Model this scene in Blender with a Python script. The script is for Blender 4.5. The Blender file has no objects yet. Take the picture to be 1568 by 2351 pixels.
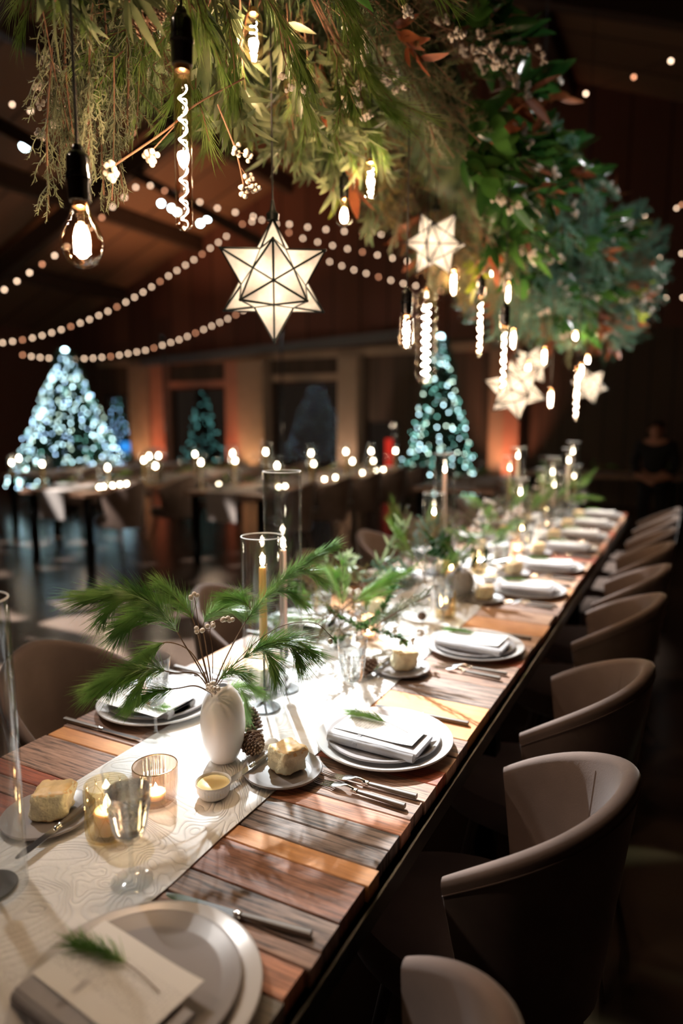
import bpy, bmesh, math, random
import numpy as np
from mathutils import Vector, Matrix, Euler, noise
R = math.radians; PI = math.pi
rnd = random.Random(7)
SC = bpy.context.scene; COL = SC.collection

# ------------------------------------------------------------------ camera
F = 1567.; CX = 784.; CY = 1175.5; HC = 1.52
YAW = math.atan(806 / F); PIT = math.atan(220 / F)
fw = Vector((-math.sin(YAW) * math.cos(PIT), math.cos(YAW) * math.cos(PIT), -math.sin(PIT)))
rt = Vector((math.cos(YAW), math.sin(YAW), 0)); up = rt.cross(fw)
CAM = Vector((0, 0, HC))
def dep(x, y, Z): return CAM + (fw + rt * ((x - CX) / F) - up * ((y - CY) / F)) * Z
def on(x, y, z):
    d = fw + rt * ((x - CX) / F) - up * ((y - CY) / F)
    return CAM + d * ((z - HC) / d.z)
def wally(x, y, Y):
    d = fw + rt * ((x - CX) / F) - up * ((y - CY) / F)
    return CAM + d * (Y / d.y)

cd = bpy.data.cameras.new('camera'); cam = bpy.data.objects.new('camera', cd); COL.objects.link(cam)
cam.location = CAM; cam.rotation_euler = (PI / 2 - PIT, 0, YAW)
cd.sensor_fit = 'VERTICAL'; cd.sensor_height = 36; cd.sensor_width = 24; cd.lens = 36 * F / 2351
cd.dof.use_dof = True; cd.dof.focus_distance = 1.40; cd.dof.aperture_fstop = 1.35
cd.clip_start = .02; cd.clip_end = 200
SC.camera = cam
SC.view_settings.view_transform = 'Standard'; SC.view_settings.look = 'None'
SC.view_settings.gamma = 1; SC.view_settings.use_curve_mapping = False
SC.view_settings.exposure = .15

# ------------------------------------------------------------------ mesh helpers
class MB:
    def __init__(s): s.v = []; s.f = []; s.m = []; s.c = []; s.col = None
    def add(s, vs, fs, m=0):
        o = len(s.v); s.v += [tuple(v) for v in vs]
        for f in fs:
            s.f.append(tuple(i + o for i in f)); s.m.append(m)
            if s.col is not None: s.c.append(s.col)
        return s
    def merge(s, o, M=None, m=None):
        vs = [M @ Vector(v) for v in o.v] if M is not None else o.v
        k = len(s.v); s.v += [tuple(v) for v in vs]
        for i, f in enumerate(o.f):
            s.f.append(tuple(j + k for j in f)); s.m.append(o.m[i] if m is None else m)
            if s.col is not None: s.c.append(o.c[i] if o.c else s.col)
        return s
    def xf(s, M): s.v = [tuple(M @ Vector(v)) for v in s.v]; return s
    def box(s, c, d, rz=0, m=0, M=None):
        hx, hy, hz = d[0] / 2, d[1] / 2, d[2] / 2
        vs = [Vector((x, y, z)) for z in (-hz, hz) for x, y in ((-hx, -hy), (hx, -hy), (hx, hy), (-hx, hy))]
        if M is None: M = Matrix.Translation(c) @ Matrix.Rotation(rz, 4, 'Z')
        return s.add([M @ v for v in vs], [(3, 2, 1, 0), (4, 5, 6, 7), (0, 1, 5, 4), (1, 2, 6, 5), (2, 3, 7, 6), (3, 0, 4, 7)], m)
    def rbox(s, c, d, b, rz=0, seg=2, m=0, fn=None, sub=0):
        bm = bmesh.new(); bmesh.ops.create_cube(bm, size=1)
        for v in bm.verts: v.co = Vector((v.co.x * d[0], v.co.y * d[1], v.co.z * d[2]))
        if sub: bmesh.ops.subdivide_edges(bm, edges=bm.edges[:], cuts=sub, use_grid_fill=True)
        else: bmesh.ops.bevel(bm, geom=bm.edges[:], offset=b, segments=seg, affect='EDGES', profile=.6)
        if fn:
            for v in bm.verts: v.co = fn(v.co)
        M = Matrix.Translation(c) @ Matrix.Rotation(rz, 4, 'Z')
        bm.verts.index_update()
        s.add([M @ v.co for v in bm.verts], [tuple(v.index for v in f.verts) for f in bm.faces], m); bm.free(); return s
    def lathe(s, pr, n=32, c=(0, 0, 0), m=0, fr=None, closed=False):
        vs = []; idx = []
        for r, z in pr:
            if r < 1e-6: idx.append([len(vs)] * n); vs.append((c[0], c[1], c[2] + z))
            else:
                idx.append(list(range(len(vs), len(vs) + n)))
                for i in range(n):
                    a = 2 * PI * i / n; q = r * (fr(a, z) if fr else 1)
                    vs.append((c[0] + q * math.cos(a), c[1] + q * math.sin(a), c[2] + z))
        fs = []
        P = list(zip(idx, idx[1:])) + ([(idx[-1], idx[0])] if closed else [])
        for A, B in P:
            for i in range(n):
                j = (i + 1) % n; q = [A[i], A[j], B[j], B[i]]; w = []
                for k in q:
                    if k not in w: w.append(k)
                if len(w) > 2: fs.append(tuple(w))
        return s.add(vs, fs, m)
    def tube(s, path, r, n=6, m=0, cap=True):
        P = [Vector(p) for p in path]; k = len(P); rr = r if isinstance(r, (list, tuple)) else [r] * k
        t = (P[1] - P[0]).normalized(); a = t.orthogonal().normalized(); vs = []
        for i in range(k):
            tt = (P[min(i + 1, k - 1)] - P[max(i - 1, 0)])
            if tt.length < 1e-9: tt = t
            tt.normalize(); a = (a - tt * a.dot(tt))
            a = a.normalized() if a.length > 1e-6 else tt.orthogonal().normalized(); b = tt.cross(a); t = tt
            for j in range(n):
                g = 2 * PI * j / n; vs.append(P[i] + (a * math.cos(g) + b * math.sin(g)) * rr[i])
        fs = [(i * n + j, i * n + (j + 1) % n, (i + 1) * n + (j + 1) % n, (i + 1) * n + j) for i in range(k - 1) for j in range(n)]
        if cap: fs += [tuple(range(n))[::-1], tuple((k - 1) * n + j for j in range(n))]
        return s.add(vs, fs, m)
    def ball(s, c, r, n=8, h=6, m=0):
        rx, ry, rz_ = r if isinstance(r, (tuple, list)) else (r, r, r); q = MB()
        q.lathe([(math.sin(PI * i / h), -math.cos(PI * i / h)) for i in range(h + 1)], n)
        return s.add([(c[0] + v[0] * rx, c[1] + v[1] * ry, c[2] + v[2] * rz_) for v in q.v], q.f, m)
    def octa(s, c, r, m=0):
        return s.add([(c[0] + r, c[1], c[2]), (c[0] - r, c[1], c[2]), (c[0], c[1] + r, c[2]), (c[0], c[1] - r, c[2]), (c[0], c[1], c[2] + r), (c[0], c[1], c[2] - r)],
            [(0, 2, 4), (2, 1, 4), (1, 3, 4), (3, 0, 4), (2, 0, 5), (1, 2, 5), (3, 1, 5), (0, 3, 5)], m)
    def needle(s, p, d, L, r, m=0, bend=None):
        d = d.normalized(); a = d.orthogonal().normalized(); b = d.cross(a)
        base = [p + (a * math.cos(g) + b * math.sin(g)) * r for g in (0, 2.09, 4.19)]
        if bend is None:
            return s.add(base + [p + d * L], [(0, 1, 3), (1, 2, 3), (2, 0, 3)], m)
        q = p + d * L * .55; e = q + (d * .9 + bend).normalized() * L * .45
        mid = [q + (x - p) * .9 for x in base]
        return s.add(base + mid + [e], [(0, 1, 4, 3), (1, 2, 5, 4), (2, 0, 3, 5), (3, 4, 6), (4, 5, 6), (5, 3, 6)], m)
    def leaf(s, p, d, n, L, W, m=0, fold=.25, droop=.15, seg=4):
        d = d.normalized(); n = (n - d * n.dot(d)); n = n.normalized() if n.length > 1e-5 else d.orthogonal().normalized()
        w = d.cross(n); vs = []; fs = []
        for i in range(seg + 1):
            t = i / seg; ww = W * .5 * math.sin(PI * min(1, t ** .8 * .97 + .03)) ** .8 if 0 < i < seg else W * .03
            c = p + d * (L * t) - n * (L * droop * t * t)
            vs += [c - w * ww + n * ww * fold, c, c + w * ww + n * ww * fold]
        for i in range(seg):
            k = 3 * i; fs += [(k, k + 1, k + 4, k + 3), (k + 1, k + 2, k + 5, k + 4)]
        return s.add(vs, fs, m)
    def build(s, name, mats, parent=None, loc=(0, 0, 0), smooth=True, ang=40, recalc=False):
        me = bpy.data.meshes.new(name); me.from_pydata(s.v, [], s.f)
        mats = mats if isinstance(mats, (list, tuple)) else [mats]
        for q in mats: me.materials.append(M_[q] if isinstance(q, str) else q)
        if any(s.m): me.polygons.foreach_set('material_index', s.m)
        if s.c:
            ca = me.color_attributes.new('Col', 'FLOAT_COLOR', 'CORNER'); k = []
            for f, c in zip(s.f, s.c): k += list(c) * len(f)
            ca.data.foreach_set('color', k)
        me.update()
        if recalc:
            bm = bmesh.new(); bm.from_mesh(me); bmesh.ops.recalc_face_normals(bm, faces=bm.faces[:]); bm.to_mesh(me); bm.free()
        if smooth:
            me.polygons.foreach_set('use_smooth', [True] * len(me.polygons)); me.set_sharp_from_angle(angle=R(ang))
        o = bpy.data.objects.new(name, me); COL.objects.link(o); o.location = loc
        if parent: o.parent = parent
        return o

def tag(o, label, cat, group=None, kind=None):
    if label: o['label'] = label
    if cat: o['category'] = cat
    if group: o['group'] = group
    if kind: o['kind'] = kind
    return o
def thing(name, label, cat, loc=(0, 0, 0), rz=0, group=None):
    o = bpy.data.objects.new(name, None); COL.objects.link(o); o.empty_display_size = .05
    o.location = loc; o.rotation_euler = (0, 0, rz); return tag(o, label, cat, group)
def struct(o): o['kind'] = 'structure'; return o
def kids(o): return [c for c in bpy.data.objects if c.parent == o]
KC = {}
def protokids(o):
    if o.name not in KC: KC[o.name] = kids(o)
    return KC[o.name]
def dup(o, loc=None, rz=None, label=None, group=None, scale=None, parent=None, drop=()):
    c = o.copy(); COL.objects.link(c); c.parent = parent
    if loc is not None: c.location = loc
    if rz is not None: c.rotation_euler = (0, 0, rz)
    if scale is not None: c.scale = scale if isinstance(scale, (tuple, list)) else (scale,) * 3
    if label: c['label'] = label
    if group: c['group'] = group
    for ch in protokids(o):
        if ch.name.split('.')[0] in drop: continue
        dup(ch, parent=c)
    return c
class Proto:
    """first call places the built thing itself, later calls copy it"""
    def __init__(s, o): s.o = o; s.used = False; protokids(o); [protokids(k) for k in protokids(o)]
    def __call__(s, loc, rz=0, label=None, group=None, scale=None):
        if s.used: return dup(s.o, loc, rz, label, group, scale)
        s.used = True; o = s.o; o.location = loc; o.rotation_euler = (0, 0, rz)
        if scale: o.scale = scale if isinstance(scale, (tuple, list)) else (scale,) * 3
        if label: o['label'] = label
        if group: o['group'] = group
        return o

# ------------------------------------------------------------------ materials
M_ = {}
def nodes(name):
    m = bpy.data.materials.new(name); m.use_nodes = True; nt = m.node_tree; M_[name] = m
    return m, nt, nt.nodes['Principled BSDF'], nt.nodes['Material Output']
def pm(name, col, rough=.5, metal=0, sheen=0, trans=0, bump=0, bscale=50, var=0, vscale=6, coat=0, ss=0):
    m, nt, b, o = nodes(name); col = tuple(col) + (1,)
    b.inputs['Base Color'].default_value = col; b.inputs['Roughness'].default_value = rough
    b.inputs['Metallic'].default_value = metal; b.inputs['Sheen Weight'].default_value = sheen
    b.inputs['Transmission Weight'].default_value = trans; b.inputs['Coat Weight'].default_value = coat
    if ss: b.inputs['Subsurface Weight'].default_value = ss; b.inputs['Subsurface Radius'].default_value = (.02, .012, .006); b.inputs['Subsurface Scale'].default_value = 1
    if bump or var: tc = nt.nodes.new('ShaderNodeTexCoord')
    if bump:
        n = nt.nodes.new('ShaderNodeTexNoise'); n.inputs['Scale'].default_value = bscale; n.inputs['Detail'].default_value = 4
        nt.links.new(tc.outputs['Object'], n.inputs['Vector'])
        bp = nt.nodes.new('ShaderNodeBump'); bp.inputs['Strength'].default_value = bump; bp.inputs['Distance'].default_value = .002
        nt.links.new(n.outputs['Fac'], bp.inputs['Height']); nt.links.new(bp.outputs['Normal'], b.inputs['Normal'])
    if var:
        n = nt.nodes.new('ShaderNodeTexNoise'); n.inputs['Scale'].default_value = vscale; n.inputs['Detail'].default_value = 5
        nt.links.new(tc.outputs['Object'], n.inputs['Vector'])
        mx = nt.nodes.new('ShaderNodeMix'); mx.data_type = 'RGBA'
        mx.inputs[6].default_value = tuple(c * (1 - var) for c in col[:3]) + (1,); mx.inputs[7].default_value = tuple(min(1, c * (1 + var)) for c in col[:3]) + (1,)
        nt.links.new(n.outputs['Fac'], mx.inputs[0]); nt.links.new(mx.outputs[2], b.inputs['Base Color'])
    return m
def em(name, col, st, sample=True):
    m = bpy.data.materials.new(name); m.use_nodes = True; nt = m.node_tree; nt.nodes.clear(); M_[name] = m
    e = nt.nodes.new('ShaderNodeEmission'); e.inputs[0].default_value = tuple(col) + (1,); e.inputs[1].default_value = st
    o = nt.nodes.new('ShaderNodeOutputMaterial'); nt.links.new(e.outputs[0], o.inputs[0])
    if not sample: m.cycles.emission_sampling = 'NONE'
    return m
def thin(name, tint=(1, 1, 1), f0=.06, rough=.02, edge=.75):
    """thin-walled glass: clear straight through, reflecting more towards grazing"""
    m = bpy.data.materials.new(name); m.use_nodes = True; nt = m.node_tree; nt.nodes.clear(); M_[name] = m
    t = nt.nodes.new('ShaderNodeBsdfTransparent'); t.inputs[0].default_value = tuple(tint) + (1,)
    g = nt.nodes.new('ShaderNodeBsdfGlossy'); g.inputs['Roughness'].default_value = rough
    lw = nt.nodes.new('ShaderNodeLayerWeight'); lw.inputs[0].default_value = .25
    mr = nt.nodes.new('ShaderNodeMapRange'); mr.inputs[3].default_value = f0; mr.inputs[4].default_value = edge
    pw = nt.nodes.new('ShaderNodeMath'); pw.operation = 'POWER'; pw.inputs[1].default_value = 2.; nt.links.new(lw.outputs['Facing'], pw.inputs[0]); nt.links.new(pw.outputs[0], mr.inputs[0])
    mx = nt.nodes.new('ShaderNodeMixShader'); o = nt.nodes.new('ShaderNodeOutputMaterial')
    nt.links.new(mr.outputs[0], mx.inputs[0]); nt.links.new(t.outputs[0], mx.inputs[1]); nt.links.new(g.outputs[0], mx.inputs[2]); nt.links.new(mx.outputs[0], o.inputs[0])
    return m
def leafm(name, c1, c2, tr=.35, rough=.45, scale=9):
    m, nt, b, o = nodes(name)
    tc = nt.nodes.new('ShaderNodeTexCoord'); n = nt.nodes.new('ShaderNodeTexNoise'); n.inputs['Scale'].default_value = scale; n.inputs['Detail'].default_value = 3
    oi = nt.nodes.new('ShaderNodeObjectInfo'); ad = nt.nodes.new('ShaderNodeVectorMath'); ad.operation = 'ADD'
    nt.links.new(tc.outputs['Object'], ad.inputs[0]); nt.links.new(oi.outputs['Random'], ad.inputs[1]); nt.links.new(ad.outputs[0], n.inputs['Vector'])
    cr = nt.nodes.new('ShaderNodeValToRGB'); cr.color_ramp.elements[0].position = .35; cr.color_ramp.elements[1].position = .65
    cr.color_ramp.elements[0].color = tuple(c1) + (1,); cr.color_ramp.elements[1].color = tuple(c2) + (1,)
    nt.links.new(n.outputs['Fac'], cr.inputs[0]); nt.links.new(cr.outputs[0], b.inputs['Base Color']); b.inputs['Roughness'].default_value = rough
    t = nt.nodes.new('ShaderNodeBsdfTranslucent'); nt.links.new(cr.outputs[0], t.inputs[0])
    mx = nt.nodes.new('ShaderNodeMixShader'); mx.inputs[0].default_value = tr
    nt.links.new(b.outputs[0], mx.inputs[1]); nt.links.new(t.outputs[0], mx.inputs[2]); nt.links.new(mx.outputs[0], o.inputs[0])
    return m

pm('charger', (.62, .60, .585), .22, bump=.03, bscale=8, coat=.3)
pm('plate', (.31, .285, .28), .3, var=.06, vscale=10, coat=.2)
pm('linen', (.42, .405, .41), .9, bump=.4, bscale=900, var=.08, vscale=60)
pm('linen_dark', (.30, .28, .27), .9, bump=.4, bscale=900)
pm('porcelain', (.78, .76, .75), .3, coat=.3)
pm('vase_white', (.88, .87, .88), .38, coat=.15, bump=.02, bscale=30)
pm('vase_grey', (.34, .33, .33), .6, bump=.2, bscale=60)
pm('butter', (.85, .66, .30), .45, ss=.2, bump=.2, bscale=90)
pm('crust', (.78, .50, .22), .5, var=.35, vscale=45, bump=.4, bscale=120)
pm('crumb', (.88, .74, .50), .85, var=.25, vscale=90, bump=1, bscale=260)
pm('herb', (.05, .045, .02), .8)
pm('steel', (.75, .74, .72), .16, metal=1)
pm('handle', (.17, .145, .12), .42, var=.1, vscale=40)
pm('iron', (.03, .03, .03), .45, metal=.6, bump=.1, bscale=120)
pm('black_plastic', (.006, .006, .006), .12, coat=.5)
pm('brass', (.75, .48, .25), .25, metal=1)
pm('black_cord', (.008, .008, .008), .5)
pm('lead', (.016, .020, .017), .35, metal=.5)
pm('wax_gold', (.62, .40, .12), .4, ss=.3)
pm('wax_blush', (.80, .58, .47), .4, ss=.3)
pm('wax_cream', (.85, .70, .48), .4, ss=.4)
pm('stem_brown', (.15, .08, .035), .7, var=.3, vscale=60)
pm('twig', (.19, .10, .06), .7, var=.3, vscale=30)
pm('berry', (.72, .64, .56), .45, var=.15, vscale=200)
pm('cone', (.16, .085, .05), .7, var=.5, vscale=70)
pm('cone_tip', (.42, .30, .22), .7)
pm('velvet', (.135, .092, .074), .9, sheen=.45, var=.42, vscale=9, bump=.15, bscale=300)
M_['velvet'].node_tree.nodes['Principled BSDF'].inputs['Sheen Roughness'].default_value = .35
pm('chair_leg', (.08, .045, .028), .45)
pm('dark_metal', (.016, .016, .014), .35, metal=.85, var=.3, vscale=40)
pm('beam_wood', (.05, .026, .014), .75, var=.3, vscale=3)
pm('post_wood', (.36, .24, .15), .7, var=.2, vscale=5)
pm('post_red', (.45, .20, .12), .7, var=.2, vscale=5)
pm('steel_beam', (.13, .12, .11), .5)
pm('cloth_grey', (.33, .29, .27), .9)
pm('black_cloth', (.006, .006, .007), .9)
pm('skin', (.45, .22, .15), .55, ss=.1)
pm('hair', (.02, .012, .008), .6)
pm('bark', (.06, .035, .02), .9)
pm('tin', (.2, .19, .18), .35, metal=.9)
pm('paper', (.80, .78, .74), .7)
leafm('pine', (.13, .24, .045), (.32, .44, .13), .3, .35, 14)
leafm('pine_table', (.16, .36, .08), (.42, .62, .22), .4, .3, 14)
leafm('olive', (.12, .17, .08), (.33, .36, .19), .35, .42, 12)
leafm('fir', (.07, .12, .05), (.19, .25, .10), .2, .5, 9)
leafm('spruce', (.05, .19, .13), (.20, .42, .30), .2, .5, 5)
leafm('cypress', (.13, .12, .04), (.30, .25, .08), .3, .5, 5)
leafm('cedar', (.16, .19, .11), (.34, .36, .22), .2, .5, 8)
leafm('magnolia_green', (.018, .07, .015), (.06, .16, .03), .12, .16, 6)
leafm('magnolia_rust', (.22, .055, .02), (.48, .16, .06), .25, .5, 9)
leafm('lime', (.25, .33, .03), (.42, .48, .06), .4, .4, 6)
leafm('box', (.04, .12, .025), (.14, .26, .07), .25, .35, 16)
leafm('xmas', (.01, .035, .018), (.02, .075, .035), .1, .6, 3)
thin('glass', (.97, .98, .98), .07, .07, .9)
thin('bulb_glass', (1., .93, .86), .07, .02, .95)
thin('amber_glass', (.99, .93, .78), .10, .06, .75)
thin('rose_glass', (.97, .86, .78), .13, .06, .85)
thin('window_glass', (.75, .8, .85), .02, .03, .3)
pm('etch', (.8, .82, .82), .5)
m, nt, b, o = nodes('solid_glass'); b.inputs['Transmission Weight'].default_value = 1; b.inputs['Roughness'].default_value = 0; b.inputs['IOR'].default_value = 1.47
b.inputs['Base Color'].default_value = (1, 1, 1, 1)
t = nt.nodes.new('ShaderNodeBsdfTransparent'); mx = nt.nodes.new('ShaderNodeMixShader'); mx.inputs[0].default_value = .45
nt.links.new(t.outputs[0], mx.inputs[1]); nt.links.new(b.outputs[0], mx.inputs[2]); nt.links.new(mx.outputs[0], o.inputs[0])
m, nt, b, o = nodes('water'); b.inputs['Transmission Weight'].default_value = 1; b.inputs['Roughness'].default_value = 0; b.inputs['IOR'].default_value = 1.33
b.inputs['Base Color'].default_value = (1, .97, .93, 1)
t = nt.nodes.new('ShaderNodeBsdfTransparent'); mx = nt.nodes.new('ShaderNodeMixShader'); mx.inputs[0].default_value = .6
nt.links.new(t.outputs[0], mx.inputs[1]); nt.links.new(b.outputs[0], mx.inputs[2]); nt.links.new(mx.outputs[0], o.inputs[0])
# mica-white lantern panes lit from inside
m, nt, b, o = nodes('capiz')
tc = nt.nodes.new('ShaderNodeTexCoord'); n = nt.nodes.new('ShaderNodeTexNoise'); n.inputs['Scale'].default_value = 25; n.inputs['Detail'].default_value = 6
nt.links.new(tc.outputs['Object'], n.inputs['Vector'])
cr = nt.nodes.new('ShaderNodeValToRGB'); cr.color_ramp.elements[0].position = .3; cr.color_ramp.elements[0].color = (.62, .56, .52, 1); cr.color_ramp.elements[1].position = .75; cr.color_ramp.elements[1].color = (.92, .88, .84, 1)
nt.links.new(n.outputs['Fac'], cr.inputs[0]); nt.links.new(cr.outputs[0], b.inputs['Base Color']); b.inputs['Roughness'].default_value = .35
t = nt.nodes.new('ShaderNodeBsdfTranslucent'); nt.links.new(cr.outputs[0], t.inputs[0])
mx = nt.nodes.new('ShaderNodeMixShader'); mx.inputs[0].default_value = .7
nt.links.new(b.outputs[0], mx.inputs[1]); nt.links.new(t.outputs[0], mx.inputs[2]); nt.links.new(mx.outputs[0], o.inputs[0])

em('filament', (1, .80, .55), 60)
em('filament_hot', (1, .86, .70), 150)
em('flame', (1, .82, .58), 55)
em('string_bulb', (1, .68, .46), 6.5, False)
em('string_bulb_dim', (1, .42, .22), 3.6, False)
em('fairy', (.60, .92, 1), 15, False)
em('fairy_warm', (.75, 1, .8), 9, False)
em('fairy_blue', (.45, .70, 1), 16, False)
em('fairy_dim', (.30, .8, .66), 4.5, False)
em('stage_lamp', (.66, .90, 1), 42, False)
em('red_panel', (1, .04, .02), 1.0, False)
em('blue_screen', (.05, .35, .9), 1.5, False)

# reclaimed planks: colour per plank as an attribute, grain across the table
m, nt, b, o = nodes('planks')
at = nt.nodes.new('ShaderNodeAttribute'); at.attribute_name = 'Col'
tc = nt.nodes.new('ShaderNodeTexCoord'); mp = nt.nodes.new('ShaderNodeMapping'); mp.inputs['Scale'].default_value = (5, 90, 5)
nt.links.new(tc.outputs['Object'], mp.inputs[0])
n1 = nt.nodes.new('ShaderNodeTexNoise'); n1.inputs['Scale'].default_value = 1.6; n1.inputs['Detail'].default_value = 9; n1.inputs['Roughness'].default_value = .68; n1.inputs['Distortion'].default_value = .35
nt.links.new(mp.outputs[0], n1.inputs['Vector'])
n2 = nt.nodes.new('ShaderNodeTexNoise'); n2.inputs['Scale'].default_value = 7; n2.inputs['Detail'].default_value = 6; nt.links.new(tc.outputs['Object'], n2.inputs['Vector'])
cr = nt.nodes.new('ShaderNodeValToRGB'); cr.color_ramp.elements[0].position = .40; cr.color_ramp.elements[0].color = (.12, .10, .09, 1)
cr.color_ramp.elements[1].position = .60; cr.color_ramp.elements[1].color = (1.3, 1.3, 1.3, 1); e = cr.color_ramp.elements.new(.48); e.color = (.75, .72, .7, 1)
nt.links.new(n1.outputs['Fac'], cr.inputs[0])
# attribute alpha = how weathered the plank is
mxa = nt.nodes.new('ShaderNodeMix'); mxa.data_type = 'RGBA'; mxa.inputs[6].default_value = (.95, .95, .95, 1)
nt.links.new(at.outputs['Alpha'], mxa.inputs[0]); nt.links.new(cr.outputs[0], mxa.inputs[7])
mu = nt.nodes.new('ShaderNodeMix'); mu.data_type = 'RGBA'; mu.blend_type = 'MULTIPLY'; mu.inputs[0].default_value = 1
nt.links.new(at.outputs['Color'], mu.inputs[6]); nt.links.new(mxa.outputs[2], mu.inputs[7])
cr2 = nt.nodes.new('ShaderNodeValToRGB'); cr2.color_ramp.elements[0].position = .3; cr2.color_ramp.elements[0].color = (.75, .62, .55, 1); cr2.color_ramp.elements[1].position = .7; cr2.color_ramp.elements[1].color = (1.15, 1.15, 1.2, 1)
nt.links.new(n2.outputs['Fac'], cr2.inputs[0])
mv = nt.nodes.new('ShaderNodeMix'); mv.data_type = 'RGBA'; mv.blend_type = 'MULTIPLY'; mv.inputs[0].default_value = 1
nt.links.new(mu.outputs[2], mv.inputs[6]); nt.links.new(cr2.outputs[0], mv.inputs[7]); nt.links.new(mv.outputs[2], b.inputs['Base Color'])
bp = nt.nodes.new('ShaderNodeBump'); bp.inputs['Strength'].default_value = .6; bp.inputs['Distance'].default_value = .0025
nt.links.new(n1.outputs['Fac'], bp.inputs['Height']); nt.links.new(bp.outputs[0], b.inputs['Normal']); b.inputs['Roughness'].default_value = .56

# matelasse runner
m, nt, b, o = nodes('runner')
tc = nt.nodes.new('ShaderNodeTexCoord'); n = nt.nodes.new('ShaderNodeTexNoise'); n.inputs['Scale'].default_value = 3.4; n.inputs['Detail'].default_value = 2.5; n.inputs['Distortion'].default_value = 1.2
nt.links.new(tc.outputs['Object'], n.inputs['Vector'])
w = nt.nodes.new('ShaderNodeMath'); w.operation = 'MULTIPLY'; w.inputs[1].default_value = 105; nt.links.new(n.outputs['Fac'], w.inputs[0])
sn = nt.nodes.new('ShaderNodeMath'); sn.operation = 'SINE'; nt.links.new(w.outputs[0], sn.inputs[0])
ab = nt.nodes.new('ShaderNodeMath'); ab.operation = 'ABSOLUTE'; nt.links.new(sn.outputs[0], ab.inputs[0])
pw = nt.nodes.new('ShaderNodeMath'); pw.operation = 'POWER'; pw.inputs[1].default_value = .5; nt.links.new(ab.outputs[0], pw.inputs[0])
vo = nt.nodes.new('ShaderNodeTexNoise'); vo.inputs['Scale'].default_value = 160; nt.links.new(tc.outputs['Object'], vo.inputs['Vector'])
ad = nt.nodes.new('ShaderNodeMath'); ad.operation = 'MULTIPLY_ADD'; ad.inputs[1].default_value = .45; nt.links.new(vo.outputs['Fac'], ad.inputs[0]); nt.links.new(pw.outputs[0], ad.inputs[2])
bp = nt.nodes.new('ShaderNodeBump'); bp.inputs['Strength'].default_value = .8; bp.inputs['Distance'].default_value = .0020
nt.links.new(ad.outputs[0], bp.inputs['Height']); nt.links.new(bp.outputs[0], b.inputs['Normal'])
b.inputs['Base Color'].default_value = (.74, .72, .69, 1); b.inputs['Roughness'].default_value = .85

# printed menu: faint lines of small type
m, nt, b, o = nodes('menu')
tc = nt.nodes.new('ShaderNodeTexCoord'); sx = nt.nodes.new('ShaderNodeSeparateXYZ'); nt.links.new(tc.outputs['Object'], sx.inputs[0])
a = nt.nodes.new('ShaderNodeMath'); a.operation = 'MULTIPLY'; a.inputs[1].default_value = 900; nt.links.new(sx.outputs['X'], a.inputs[0])
s_ = nt.nodes.new('ShaderNodeMath'); s_.operation = 'SINE'; nt.links.new(a.outputs[0], s_.inputs[0])
g = nt.nodes.new('ShaderNodeMath'); g.operation = 'GREATER_THAN'; g.inputs[1].default_value = .35; nt.links.new(s_.outputs[0], g.inputs[0])
mp = nt.nodes.new('ShaderNodeMapping'); mp.inputs['Scale'].default_value = (140, 420, 1); nt.links.new(tc.outputs['Object'], mp.inputs[0])
n = nt.nodes.new('ShaderNodeTexNoise'); n.inputs['Scale'].default_value = 1; n.inputs['Detail'].default_value = 3; nt.links.new(mp.outputs[0], n.inputs['Vector'])
g2 = nt.nodes.new('ShaderNodeMath'); g2.operation = 'GREATER_THAN'; g2.inputs[1].default_value = .5; nt.links.new(n.outputs['Fac'], g2.inputs[0])
ay = nt.nodes.new('ShaderNodeMath'); ay.operation = 'ABSOLUTE'; nt.links.new(sx.outputs['Y'], ay.inputs[0])
g3 = nt.nodes.new('ShaderNodeMath'); g3.operation = 'LESS_THAN'; g3.inputs[1].default_value = .030; nt.links.new(ay.outputs[0], g3.inputs[0])
m1 = nt.nodes.new('ShaderNodeMath'); m1.operation = 'MULTIPLY'; nt.links.new(g.outputs[0], m1.inputs[0]); nt.links.new(g2.outputs[0], m1.inputs[1])
m2 = nt.nodes.new('ShaderNodeMath'); m2.operation = 'MULTIPLY'; nt.links.new(m1.outputs[0], m2.inputs[0]); nt.links.new(g3.outputs[0], m2.inputs[1])
m3 = nt.nodes.new('ShaderNodeMath'); m3.operation = 'MULTIPLY'; m3.inputs[1].default_value = .45; nt.links.new(m2.outputs[0], m3.inputs[0])
mx = nt.nodes.new('ShaderNodeMix'); mx.data_type = 'RGBA'; mx.inputs[6].default_value = (.80, .78, .74, 1); mx.inputs[7].default_value = (.25, .23, .22, 1)
nt.links.new(m3.outputs[0], mx.inputs[0]); nt.links.new(mx.outputs[2], b.inputs['Base Color']); b.inputs['Roughness'].default_value = .7

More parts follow.
